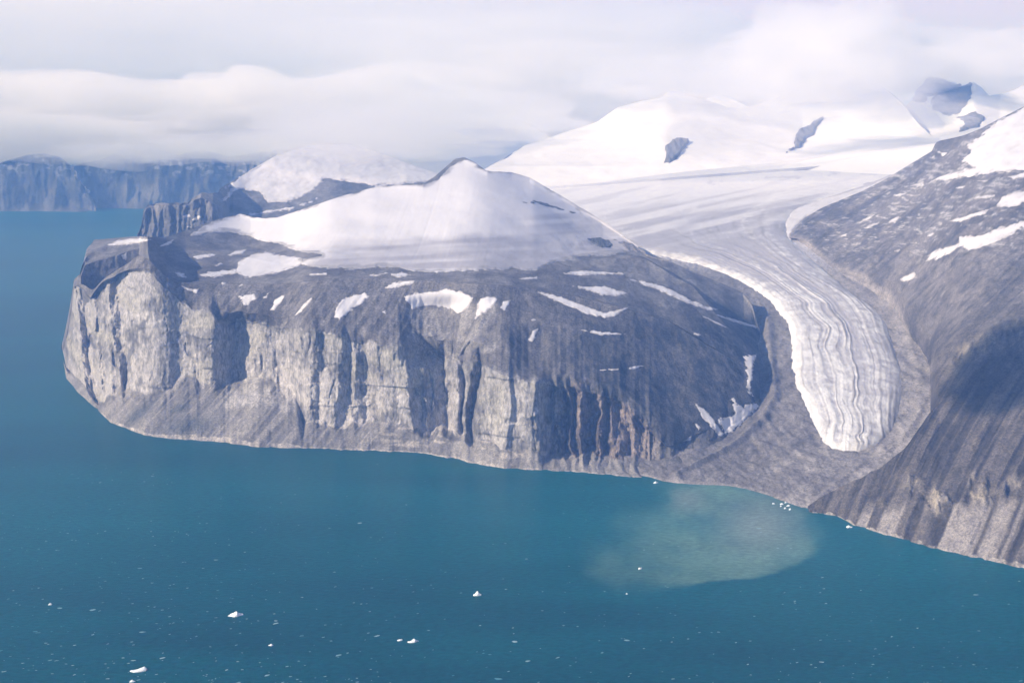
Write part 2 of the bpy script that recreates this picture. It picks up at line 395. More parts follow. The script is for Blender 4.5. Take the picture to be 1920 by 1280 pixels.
# ------------------------------------------------------------------ glacier
GL = [((1583, 845), (1611, 845)), ((1555, 838), (1642, 837)), ((1535, 819), (1662, 819)), ((1524, 800), (1679, 803)), ((1508, 760), (1689, 765)), ((1487, 720), (1695, 722)),
      ((1482, 680), (1691, 688)), ((1483, 640), (1678, 655)), ((1475, 605), (1667, 617)), ((1450, 570), (1652, 582)), ((1415, 545), (1606, 557)), ((1370, 518), (1563, 520)),
      ((1310, 495), (1518, 482)), ((1240, 482), (1482, 450)), ((1180, 470), (1474, 420)), ((1130, 452), (1488, 394)), ((1100, 415), (1560, 366)), ((1045, 378), (1655, 338)), ((990, 348), (1745, 288))]
def build_glacier():
    nt_, nu = 300, 230
    g = np.array(GL, float)                                   # (k,2,2)
    k = np.arange(len(g)); tt = np.concatenate([np.linspace(0, 3, 50)[:-1], np.linspace(3, len(g) - 1, nt_ - 49)])
    def sm(v): return gsmooth(np.interp(tt, k, v), 7, 0) * sst(0, 3, tt) + np.interp(tt, k, v) * (1 - sst(0, 3, tt))
    lx, ly, rx, ry = sm(g[:, 0, 0]), sm(g[:, 0, 1]), sm(g[:, 1, 0]), sm(g[:, 1, 1])
    u = np.linspace(0, 1, nu)[None, :]; T = tt[:, None] + 0 * u; U = u + 0 * T
    px = lx[:, None] * (1 - u) + rx[:, None] * u; py = ly[:, None] * (1 - u) + ry[:, None] * u
    py = py + 16 * sst(3, 0, T) * (-(2 * u - 1) ** 2 * 0 )
    Yg, zg = floor_at(px[::5, ::5], py[::5, ::5])
    # bilinear back to the full grid
    def full(a):
        a = np.stack([np.interp(np.arange(nt_), np.arange(nt_)[::5], a[:, j]) for j in range(a.shape[1])], 1)
        return np.stack([np.interp(np.arange(nu), np.arange(nu)[::5], a[i]) for i in range(a.shape[0])], 0)
    Yg = full(Yg); zg = H - Yg * tau(py)
    edge = np.minimum(U, 1 - U) * (rx - lx)[:, None] * 3.0     # metres from the side, roughly
    front = T * 90
    e = np.minimum(edge, front)
    thick = -6 + 40 * (1 - np.exp(-np.maximum(e, 0) / 45.0)) * sst(18, 13, T) + 6 * sst(13, 18, T)
    P = world(px, Yg, zg); P[..., 2] += thick
    x, y = P[..., 0], P[..., 1]
    # flow bands: folded lines that run down the tongue
    Ua = np.clip((px - 1518) / 168.0, 0, 1); sn_ = sst(4.2, 2.2, T)
    Uw = U * (1 - sn_) + Ua * sn_ + 0.034 * vnoise(T * 0.8, U * 2.2, 55) * sst(0, 3, T) + 0.020 * vnoise(T * 2.1, U * 3.0, 56) + 0.010 * fbm(x / 160, y / 300, 7, 4)
    b1 = vnoise(Uw * 8, T * 0.06, 3); b2 = vnoise(Uw * 19, T * 0.10, 4); b3 = vnoise(Uw * 46, T * 0.22, 5)
    band = 0.6 * b1 + 0.45 * b2 + 0.22 * b3
    bulge = sst(15, 11, T)
    P[..., 2] += bulge * np.clip(e / 30, 0, 1) * (5.0 * band + 2.2 * ridged(x / 40, y / 55, 9) + 3 * fbm(x / 130, y / 160, 10, 4))
    lines = np.zeros_like(U)
    for uc, wd, st in ((0.085, 0.008, .6), (0.18, 0.012, .6), (0.27, 0.016, .9), (0.35, 0.010, .9), (0.45, 0.012, .5), (0.52, 0.014, 1.), (0.565, 0.009, .9), (0.66, 0.014, .7), (0.73, 0.01, .5), (0.80, 0.015, .8), (0.90, 0.02, .7), (0.955, 0.02, .6)):
        lines = np.maximum(lines, st * np.clip(0.55 + 0.8 * vnoise(T * 0.7 + 40 * uc, 0 * T + uc * 9, 57), 0.1, 1.1) * np.exp(-((Uw - uc + 0.006 * b3) / (wd * (1 + 0.5 * vnoise(T * 1.3, 0 * T + uc * 31, 58)))) ** 2))
    P[..., 2] += 4.0 * lines * bulge
    white = np.array([0.80, 0.80, 0.82]); grey = np.array([0.43, 0.42, 0.46]); dirt = np.array([0.27, 0.255, 0.26])
    crv = ridged(x / 26 + 0.5 * fbm(x / 60, y / 60, 18, 3), y / 60, 19, 3)
    c = mix3(white, grey, np.clip(0.42 - 1.0 * band + 0.45 * fbm(x / 45, y / 60, 17, 4) + 0.35 * sst(0.35, 0.8, crv) + 0.55 * sst(9, 13, T), 0, 1))
    c = mix3(c, white, np.clip(sst(0.22, 0.03, Uw) * 0.75 + 0.3 * sst(1.5, 0, T), 0, 1) * bulge * sst(10.5, 7.5, T))
    c = mix3(c, dirt, np.clip(lines * 0.85 * sst(17, 13, T) + 0.35 * sst(0.86, 1.0, U) * sst(13, 9, T), 0, 1))
    # upper basin: snow streaks across grey ice
    str_ = fbm_an((px - 960) / 130, (py + 0.22 * px) / 7.0, 61, 4)
    c = mix3(c, (0.74, 0.735, 0.775), np.clip(0.28 + 0.75 * str_ + sst(15.0, 17.2, T), 0, 1) * (0.8 + 0.2 * sst(16, 17.5, T)) * sst(12.5, 14.5, T))
    c = c * (1 - 0.10 * sst(12, 13.5, T) * sst(16.3, 14.5, T) * (1 - 0.5 * U))[..., None]
    g_ = Sheet([0, 1]); g_.P = P; g_.normals(); g_.col = c
    top = empty("glacier", (float(x[0].mean()), float(y[0].mean()), float(P[0, :, 2].mean())))
    props(top, "white valley glacier tongue with dark flow bands, curving down between two mountains", "glacier")
    cuts = [0, 0.085, 0.27, 0.35, 0.52, 0.565, 0.66, 0.80, 0.90, 1.0]
    ui = np.round(np.array(cuts) * (nu - 1)).astype(int); ci = np.arange(nu - 1)[None, :] + np.zeros((nt_ - 1, 1)); ri = np.arange(nt_ - 1)[:, None] + 0 * ci
    rt = np.searchsorted(tt, 13.5)
    for a, b in zip(ui[:-1], ui[1:]):
        child(sub_mesh("ice_band", g_, (ci >= a) & (ci < b) & (ri < rt), M_ICE), top)
    child(sub_mesh("ice_basin", g_, ri >= rt, M_ICE), top)
build_glacier()

# ------------------------------------------------------------------ headland
C0 = [(112, 676), (117, 674), (121, 688), (124, 708), (146, 735), (173, 760), (183, 769), (208, 792), (238, 805), (271, 816), (309, 821), (396, 827), (483, 838), (560, 840), (620, 843), (693, 845), (740, 847), (793, 850), (837, 858), (860, 860), (877, 867), (943, 877), (993, 880), (1060, 883), (1160, 892), (1220, 897)]
C0b = [(1220, 897), (1255, 888), (1293, 866), (1327, 847), (1377, 813), (1410, 785), (1423, 767), (1431, 745), (1436, 715)]
C1 = [(112, 673), (117, 672), (121, 684), (125, 692), (154, 715), (175, 748), (183, 756), (196, 750), (219, 738), (229, 727), (261, 738), (313, 735), (334, 723), (375, 722), (413, 711), (470, 714), (540, 726), (560, 760), (568, 792), (640, 797), (717, 791), (765, 795), (795, 812), (850, 826), (877, 828), (940, 842), (1000, 848), (1060, 856), (1160, 860), (1220, 870), (1255, 868), (1293, 853)]
C2 = [(112, 668), (117, 662), (121, 650), (126, 625), (133, 590), (139, 538), (146, 534), (170, 560), (190, 532), (215, 520), (245, 510), (280, 507), (307, 537), (340, 566), (360, 580), (397, 585), (407, 600), (467, 603), (513, 613), (583, 620), (633, 631), (700, 643), (760, 651), (813, 666), (843, 670), (893, 677), (910, 687), (937, 703), (993, 717), (1043, 721), (1070, 724), (1127, 740), (1147, 745), (1173, 760), (1220, 805), (1255, 835), (1293, 845)]
C3 = [(112, 667), (117, 658), (121, 645), (126, 615), (133, 575), (139, 532), (150, 530), (175, 545), (190, 527), (215, 510), (245, 490), (262, 476), (285, 492), (310, 520), (345, 532), (400, 532), (467, 534), (550, 531), (620, 523), (700, 521), (760, 524), (840, 528), (900, 533), (1000, 540), (1100, 560), (1180, 580), (1250, 600), (1330, 650), (1400, 690), (1436, 700)]
RIM = [(112, 666), (133, 570), (139, 529), (150, 522), (160, 497), (185, 489), (215, 480), (245, 471), (270, 463), (285, 490)]
C5 = [(112, 664), (117, 652), (121, 638), (126, 605), (133, 565), (139, 527), (150, 519), (156, 495), (163, 467), (177, 449), (260, 446), (300, 447), (350, 432), (400, 413), (450, 402), (490, 410), (520, 409), (580, 389), (640, 369), (713, 349), (793, 344), (815, 331), (853, 298), (870, 295), (888, 303), (913, 321), (960, 324), (993, 334), (1057, 371), (1107, 401), (1128, 414), (1150, 429), (1175, 447), (1195, 462), (1212, 476), (1250, 487), (1300, 510), (1350, 530), (1393, 549), (1410, 570), (1420, 605), (1430, 632), (1436, 690)]
def build_headland():
    px = np.arange(113, 1425.1, 1.6)
    jag = lambda sd, a, sc: a * fbm(px / sc, 0 * px + sd, sd, 4)
    east = sst(1215, 1300, px); far_l = sst(150, 120, px)
    ys = np.where(px < 1220, curve(C0, px) + jag(3, 1.2, 14), curve(C0b, px, 3))
    zf = np.zeros_like(px)
    for i in np.where(px >= 1220)[0]:
        zf[i] = float(floor_at(px[i], ys[i])[1]) - 6 * sst(1220, 1260, px[i])
    s = Sheet(px); s.start(ys + 1.0, zf - 3)
    c5 = curve(C5, px)
    fr = lambda f: ys + (c5 - ys) * f
    c1 = np.where(px < 1240, curve(C1, px) + jag(5, 5, 26) * (1 - far_l), fr(0.05))
    c1 = curve(C1, px) + (jag(5, 5, 26) - 17 * np.maximum(fbm(px / 48, 0 * px, 6, 3), 0)) * (1 - far_l) * sst(160, 230, px); c1 = c1 * (1 - east) + fr(0.06) * east
    c2 = curve(C2, px) + jag(7, 3.5, 16) * (1 - far_l) * (1 - east); c2 = c2 * (1 - east) + fr(0.13) * east
    c3 = curve(C3, px, 5); c3 = np.minimum(c3, c2 - 1)
    c3 = c3 * (1 - east) + np.minimum(c3, fr(0.45)) * east
    s.up("talus", c1, curve([(110, 0.9), (180, 0.72), (300, 0.66), (560, 0.66), (640, 0.68), (700, 0.8), (760, 1.0), (860, 1.5), (950, 1.1), (1100, 0.85), (1250, 0.5), (1436, 0.5)], px), 64)
    s.even("talus", 11, sst(1225, 1190, px) * sst(118, 150, px))
    s.up("cliff", c2, curve([(110, 3.5), (1000, 5.0), (1060, 2.4), (1180, 1.3), (1250, 0.62), (1436, 0.55)], px), 150)
    s.up("brow", c3, curve([(110, 1.0), (150, 0.6), (280, 0.8), (340, 0.75), (450, 0.50), (760, 0.46), (900, 0.42), (1000, 0.33), (1150, 0.33), (1300, 0.42), (1436, 0.40)], px), 110)
    s.even("brow", 22, sst(315, 345, px) * sst(1432, 1400, px))
    # the deep gully behind the western ridge
    gl = sst(150, 160, px) * sst(278, 262, px)
    Ya = float(np.interp(152, px, s.cY)) + 130; Yw = np.interp(px, [150, 275], [Ya, Ya + 480])       # the wall itself, running back to the right
    Yv = s.cY + 6 + gl * 0.55 * np.maximum(Yw - s.cY, 60); zv = (s.cz + 1) * (1 - gl) + gl * np.minimum(s.cz - 120, 430)
    Y3, z3 = s.cY, s.cz
    s.to("gully", Yv, zv, 7)
    # wall beyond the gully turns away to the right
    s.cpy = np.minimum(s.cpy, c3)
    rim = np.minimum(curve(RIM, px), c3 - 1.5); 
    Yr = Y3 + 12 + gl * np.maximum(Yw - Y3, 100); zr = H - Yr * tau(np.where(px < 280, rim, c3 - 1.5))
    s.to("gully_wall", Yr, zr, 34); s.cpy = np.where(px < 280, rim, c3 - 1.5)
    c4 = curve([(112, 665), (140, 528), (160, 492), (200, 470), (270, 460), (313, 476), (377, 470), (440, 480), (520, 495), (600, 503), (787, 507), (1000, 506), (1050, 495), (1133, 484), (1207, 482), (1300, 540), (1436, 695)], px, 4)
    c4 = np.maximum(np.minimum(c4, s.cpy - 1), c5 + 0.8)
    s.up("plateau", c4, curve([(110, 0.1), (160, 0.06), (900, 0.045), (1100, 0.075), (1250, 0.15), (1436, 0.22)], px, 8), 60)
    s.up("dome", c5, curve([(110, 0.1), (160, 0.03), (300, 0.05), (380, 0.16), (520, 0.11), (640, 0.13), (870, 0.16), (1000, 0.14), (1107, 0.10), (1200, 0.06), (1436, 0.2)], px, 45), 120)
    # far side, out of sight
    bk = curve([(112, 40), (300, 120), (400, 260), (900, 420), (1100, 200), (1200, 120), (1436, 60)], px); dr = curve([(112, 600), (280, 640), (330, 300), (500, 260), (900, 220), (1100, 160), (1200, 120), (1436, 120)], px)
    s.to("back", s.cY + bk, s.cz - dr * 0.35, 5); s.to("back2", s.cY + bk * 2 + 250, np.minimum(s.cz - dr, 300), 8)
    s.done()
    R = len(s.rows_Y); ri = np.arange(R)
    rT, rC, rB, rGw, rP, rD = (s.mark[k][1] for k in ("talus", "cliff", "brow", "gully_wall", "plateau", "dome"))
    # round the breaks of slope (brow to plateau, foot of the dome)
    w_ = sst(rC + 30, rC + 70, ri)[:, None] * np.ones_like(s.Y); w_[rD - 2:] = 0
    gm = ((px > 312) & (px < 1425))[None, :]
    Ys = gsmooth(s.Y[:rD + 1], 9, 0)
    s.Y[:rD + 1] = np.where(gm, s.Y[:rD + 1] * (1 - w_[:rD + 1]) + Ys * w_[:rD + 1], s.Y[:rD + 1]); s.z[:rD + 1] = np.where(gm, H - s.Y[:rD + 1] * tau(s.py[:rD + 1]), s.z[:rD + 1])
    for r_ in range(rD - 3, rD + 1):
        s.Y[r_] = np.where(gm[0], np.maximum(s.Y[rD - 4] + (r_ - rD + 4) * (s.Y[rD - 4] - s.Y[rD - 8]) / 4, s.Y[rD - 4] + 0.5), s.Y[r_]); s.z[r_] = H - s.Y[r_] * tau(s.py[r_])
    # buttresses and recesses of the sea cliff: metres set back
    Bp = [(112, 210), (118, 190), (135, 40), (150, 0), (166, 135), (178, 150), (187, 72), (196, 104), (206, 70), (214, 88), (222, 60), (236, 116), (244, 62), (262, 34), (285, 8), (315, 4), (330, 14), (342, 6), (375, -6), (398, -22), (406, -10), (438, 122), (452, 120), (475, 96), (512, 70), (518, 80), (545, 48), (560, 26), (584, 6), (600, 34), (614, 16), (632, 14), (650, 46), (664, 30), (686, 58), (700, 26), (716, 0), (740, -8), (764, -4), (782, 62), (796, 84), (802, 110), (834, 190), (842, 122), (850, 112), (857, 116), (866, 168), (870, 118), (876, 112), (892, 178), (898, 40), (904, 8), (930, 0), (955, -10), (962, 4), (985, -6), (1006, -4), (1014, 12), (1040, 130), (1050, 86), (1058, 128), (1068, 60), (1078, 118), (1092, 44), (1102, 88), (1112, 132), (1124, 62), (1140, 124), (1150, 70), (1166, 112), (1180, 78), (1200, 100), (1215, 70), (1260, 50), (1300, 20), (1340, 0), (1436, 0)]
    Bp = np.array(Bp, float)
    u = s.PX; zz = s.z
    warp = 6.5 * fbm(u / 38, zz / 190, 71, 4) + 1.3 * fbm(u / 9, zz / 60, 72, 3) + 0.05 * (zz - 260) * vnoise(u / 70, 0 * u, 74)
    warp = (warp + sst(1000, 1050, u) * (9 * fbm(u / 30, zz / 90, 73, 4) + 0.05 * (zz - 200))) * sst(112, 150, u)
    B = 1.45 * np.interp(u + warp, Bp[:, 0], Bp[:, 1])
    wB = np.interp(ri, [0, 2, rT * 0.75, rT + 8, rC - 4, rC + 5, rC + 27, R], [0, 0, 0.12, 0.9, 1.0, 0.78, 0, 0])[:, None]; wB2 = np.interp(ri, [0, 2, rT * 0.6, rT + 8, rC - 12, rC + 2, rC + 16, R], [0, 0, 0.5, 1, 1.0, 0.5, 0, 0])[:, None]; e_ = sst(980, 1030, u); wB = wB * (1 - e_) + wB2 * e_
    wB = np.maximum(wB, sst(152, 136, u) * sst(rT * 0.75, rT + 8, ri)[:, None])
    mm = (2000 / FPX * 3.3)                                            # metres per pixel, roughly
    um = u * mm
    wC = np.interp(ri, [0, rT * 0.75, rT + 4, rC - 6, rC + 12, R], [0, 0.1, 1, 1, 0, 0])[:, None] * (1 - 0.65 * sst(1200, 1300, u))
    crag = 5 * ridged(um / 40, zz / 260, 81, 4) + 9 * fbm(um / 110, zz / 260, 82, 5) + 3.5 * fbm(um / 14, zz / 40, 83, 3)
    def blocks(bw, bh, sd):
        a = um / bw + 0.9 * fbm(um / (bw * 2.2), zz / (bh * 1.5), sd, 3); b_ = zz / bh + 0.5 * _hash(np.floor(a).astype(np.int64), np.zeros_like(a).astype(np.int64), sd + 1) + 0.5 * fbm(um / (bw * 3), zz / (bh * 2), sd + 2, 3) + 0.25 * a
        return _hash(np.floor(a).astype(np.int64), np.floor(b_).astype(np.int64), sd + 3)
    crag = crag + 8.0 * blocks(52, 150, 87) + 3.2 * blocks(24, 60, 88) + 1.5 * blocks(11, 26, 89)
    smooth_f = np.maximum.reduce([sst(248, 262, u) * sst(398, 386, u), sst(714, 722, u) * sst(766, 758, u), sst(898, 906, u) * sst(1008, 996, u)])
    crag = crag * (1 - 0.55 * smooth_f)
    slit = sst(0.86, 0.97, ridged(um / 75 + 0.2 * fbm(um / 40, zz / 90, 95, 3), zz / 700, 96, 1)) * np.clip(0.6 + fbm(um / 60, zz / 120, 97, 3), 0, 1)
    crag = crag + 8 * slit
    crag = crag * (1 + 1.0 * sst(1005, 1050, u) + 0.8 * sst(230, 190, u))
    led = 11 * sst(-0.15, 0.25, vnoise(um / 260 + 0.3 * fbm(um / 90, zz / 60, 94, 3), zz / 55, 84)) + 0.03 * (260 - zz)              # ledges
    dep = B * wB + (crag + led) * wC
    gw = ((ri >= rC + 20) & (ri <= rGw + 6))[:, None] * sst(300, 275, u) * sst(135, 150, u)
    dep = dep + gw * (10 * ridged(um / 40, zz / 90, 85) + 9 * fbm(um / 60, zz / 60, 86, 5))
    # broken ribs on the lower rock of the middle recess and on the talus outcrop
    # cirque bowl above the cliff
    def bowl(x0, xa, xb, x1, y0, y1, amp, soft=4):
        prof = np.interp(u + 3 * fbm(u / 14, s.py / 30, 90, 3), [x0, xa, xb, x1], [0, amp * 0.8, amp, 0])
        return prof * sst(y0 - 6, y0 + 36, s.py) * sst(y1 + 26, y1 - 6, s.py)
    rows_brow = ((ri > rC - 60) & (ri < rP))[:, None]
    dep = dep + np.where(rows_brow, bowl(747, 792, 846, 938, 548, 668, 190) + bowl(955, 990, 1012, 1052, 604, 690, 95), 0)
    # fluted runnels of the bowl and of the brow slope
    run = np.where((u > 750) & (u < 940), 1.0, 0.0) * sst(575, 590, s.py) * np.where(rows_brow, 1, 0)
    th = np.arctan2(u - 846, np.maximum(690 - s.py, 4))
    dep = dep + run * 9 * vnoise(th * 9, s.py / 90, 92) * sst(0, 30, 690 - s.py)
    # the dome falls away to both sides
    dm = np.interp(ri, [rGw, rP, rP + 40, R], [0, 0.15, 1, 1])[:, None]
    dep = dep + dm * (300 * np.clip(np.abs(u - 800) / 300, 0, 1.1) ** 2 * sst(330, 460, u) + 170 * np.clip((s.py - 300) / -1e9, 0, 1))
    dep = np.where((ri > rD)[:, None], dep[rD][None, :], dep)
    s.slide(dep); s.finish()
    P = s.P; x, y = P[..., 0], P[..., 1]; z = P[..., 2]
    slope_w = np.interp(ri, [0, 3, rT - 4, rT + 4, rC - 4, rC + 12, rP, rD - 4, rD], [0, .6, 1, 0.0, 0.0, 1, 1, 0.5, 0])[:, None]
    # talus cones and runnels; streaks lean with the fall line (down and to the left on the west, to the right on the east)
    lean = np.interp(u, [112, 700, 1000, 1436], [0.95, 0.75, 0.1, -0.9])
    fl = (u + lean * (s.py - 650))
    tal = (ri <= rT + 4)[:, None]
    st1 = fbm_an(fl / 17, s.py / 220, 101, 4); st2 = fbm_an(fl / 6, s.py / 120, 102, 3)
    calm = 1 - 0.8 * sst(900, 1000, u)
    dz = np.where(tal, 9 * st1 + 3.5 * st2, (3.2 * st1 + 1.3 * st2) * calm + 1.5 * fbm(x / 30, y / 50, 105, 4))
    plat = sst(rB - 30, rGw + 10, ri)[:, None] * np.ones_like(u)
    dz = dz * (1 - 0.8 * plat) + plat * (6 * fbm(x / 300, y / 420, 103, 5) + 30 * fbm(x / 800, y / 900, 106, 3) * sst(rP, rP + 40, ri)[:, None])
    # the hummocky eastern flank
    dz += 7 * fbm(x / 120, y / 260, 104, 5) * sst(1000, 1100, u) * (ri > rC)[:, None]
    z += dz * slope_w; z[0] = np.minimum(z[0], np.where(px < 1220, -3, z[0])); s.normals(); s.qx, s.qy = project(P)
    # ---- colours
    n1 = fbm(x / 110, y / 200, 111, 5); n2 = fbm(x / 420, y / 600, 112, 4); n3 = fbm(x / 22, y / 40, 113, 4)
    scree = mix3((0.155, 0.148, 0.148), (0.265, 0.25, 0.242), np.clip(0.5 + 0.9 * st1 + 0.45 * st2, 0, 1))
    # the darker overgrown cones at the west end
    for cx, cy_, rx_, ry_ in ((262, 775, 16, 24), (352, 798, 42, 20), (335, 765, 14, 10)):
        g = np.exp(-((fl - (cx + np.interp(cx, [112, 700], [0.95, 0.75]) * (cy_ - 650))) / rx_) ** 2 - ((s.qy - cy_) / ry_) ** 2)
        scree = mix3(scree, (0.10, 0.105, 0.11), np.clip(g * 1.1 + 0.3 * st2 * g, 0, 1))
    vert = fbm_an(um / 22, z / 260, 121, 5); blot = fbm(um / 130, z / 150, 122, 4); grain = fbm(um / 10, z / 30, 123, 3)
    pale = np.clip(0.62 + 0.55 * blot + 0.30 * vert + 0.45 * grain + 0.16 * blocks(30, 50, 91), 0, 1)
    rock = mix3((0.15, 0.145, 0.145), (0.43, 0.41, 0.41), pale)
    rock = mix3(rock, (0.40, 0.38, 0.335), np.clip(fbm(um / 160, z / 120, 125, 3) * 1.6 - 0.3, 0, 1) * 0.6)
    crack = sst(0.80, 0.95, ridged(um / 60 + 0.15 * fbm(um / 30, z / 60, 5, 3), z / 900, 126, 2))
    rock = mix3(rock, (0.10, 0.10, 0.11), crack * 0.7)
    lich = sst(0.1, 0.9, (ri[:, None] - rT) / (rC - rT) + 0.35 * vert - 0.45)   # dark lichen hanging from the rim
    rock = mix3(rock, (0.15, 0.15, 0.15), lich * 0.35)
    rust = sst(1040, 1080, u); rock = mix3(rock, rock * np.array([0.62, 0.55, 0.52]), rust)
    tund = mix3((0.095, 0.090, 0.092), (0.185, 0.175, 0.174), np.clip(0.5 + (0.75 * st1 + 0.5 * st2) * calm + 0.35 * n1 + 0.5 * n3, 0, 1))
    tund2 = mix3((0.13, 0.124, 0.128), (0.22, 0.21, 0.21), np.clip(0.5 + 0.8 * n1 + 0.5 * n2 + 0.3 * fbm_an(fl / 40, s.py / 5, 131, 3), 0, 1))
    tund = mix3(tund, tund2, plat)
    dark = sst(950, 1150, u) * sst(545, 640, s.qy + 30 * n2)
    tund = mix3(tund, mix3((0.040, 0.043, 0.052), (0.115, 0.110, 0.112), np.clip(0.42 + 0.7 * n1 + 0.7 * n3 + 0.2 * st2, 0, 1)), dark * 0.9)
    fanm = sst(750, 775, u) * sst(942, 925, u) * sst(560, 585, s.py) * sst(668, 655, s.py) * (ri > rC - 20)[:, None]  # bowl scree: colour lightened to bring out the sunlit fan
    tund = mix3(tund, mix3((0.15, 0.143, 0.143), (0.29, 0.275, 0.268), np.clip(0.55 + 0.9 * vnoise(th * 13, s.py / 120, 93) + 0.3 * n3, 0, 1)), fanm * 0.9)
    rA = ri[:, None] * np.ones_like(u)
    jr = 6 * fbm(um / 30, z / 60, 141, 4)
    cliffmask = sst(rT - 3, rT + 3, rA + jr) * sst(rC + 5, rC - 2, rA + jr * 1.5) * sst(1250, 1200, u)
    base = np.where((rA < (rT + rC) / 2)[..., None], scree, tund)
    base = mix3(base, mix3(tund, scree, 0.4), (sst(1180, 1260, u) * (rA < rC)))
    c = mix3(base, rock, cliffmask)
    # bare slabs cropping out of the talus
    slab = np.clip(sst(-4, 6, sdist([(418, 760), (430, 735), (470, 716), (540, 728), (560, 712), (566, 780), (540, 768), (480, 762), (440, 768)], s.qx, s.qy) + 9 * vert) * 0.85, 0, 1)
    c = mix3(c, rock, slab * tal)
    ledge = sst(0.3, 0.8, fbm_an(um / 120, z / 14, 151, 3) + 0.3 * vert) * sst(690, 760, u) * sst(1120, 1010, u) * tal
    c = mix3(c, (0.40, 0.37, 0.345), ledge * 0.8)
    # cobble rim along the water
    c = mix3(c, (0.40, 0.37, 0.35), (rA < 6) * np.clip(0.65 + 0.7 * fbm(um / 18, 0 * um, 161, 3), 0, 1) * (u < 1225))
    s.col = c
    top = empty("headland", (float(x[0].mean()), float(y[0].mean()), 0))
    props(top, "flat topped rock headland with sheer grey cliffs falling to the sea", "headland", kind="structure")
    r = np.arange(R - 1)[:, None] + np.zeros((1, len(px) - 1)); pc = px[None, :-1] + 0 * r
    child(sub_mesh("talus_slope", s, r < rT, M_SCREE), top)
    cuts = [100, 152, 243, 404, 560, 705, 766, 896, 1012, 1120, 1500]
    names = ["sunlit edge of the western cliff", "deeply fluted western cliff", "tall smooth pale buttress", "shaded recess with pale slabs below", "stained grey wall", "pale square pillar", "dark gully wall with slender pillars", "pale eastern buttress", "rust brown spires", "low crags fading into the slope"]
    for a, b, lb in zip(cuts[:-1], cuts[1:], names):
        o = sub_mesh("cliff_face", s, (r >= rT) & (r < rC) & (pc >= a) & (pc < b), M_ROCK); child(o, top); o["label"] = lb
    child(sub_mesh("scree_slope", s, (r >= rC) & (r < rB), M_TUNDRA), top)
    child(sub_mesh("gully_wall", s, (r >= rB) & (r < rGw), M_ROCK), top)
    child(sub_mesh("plateau", s, (r >= rGw) & (r < rP), M_TUNDRA), top)
    child(sub_mesh("dome", s, r >= rP, M_TUNDRA), top)
    return s
HL = build_headland()
HL_VIS = (0, HL.mark["dome"][1] + 1)

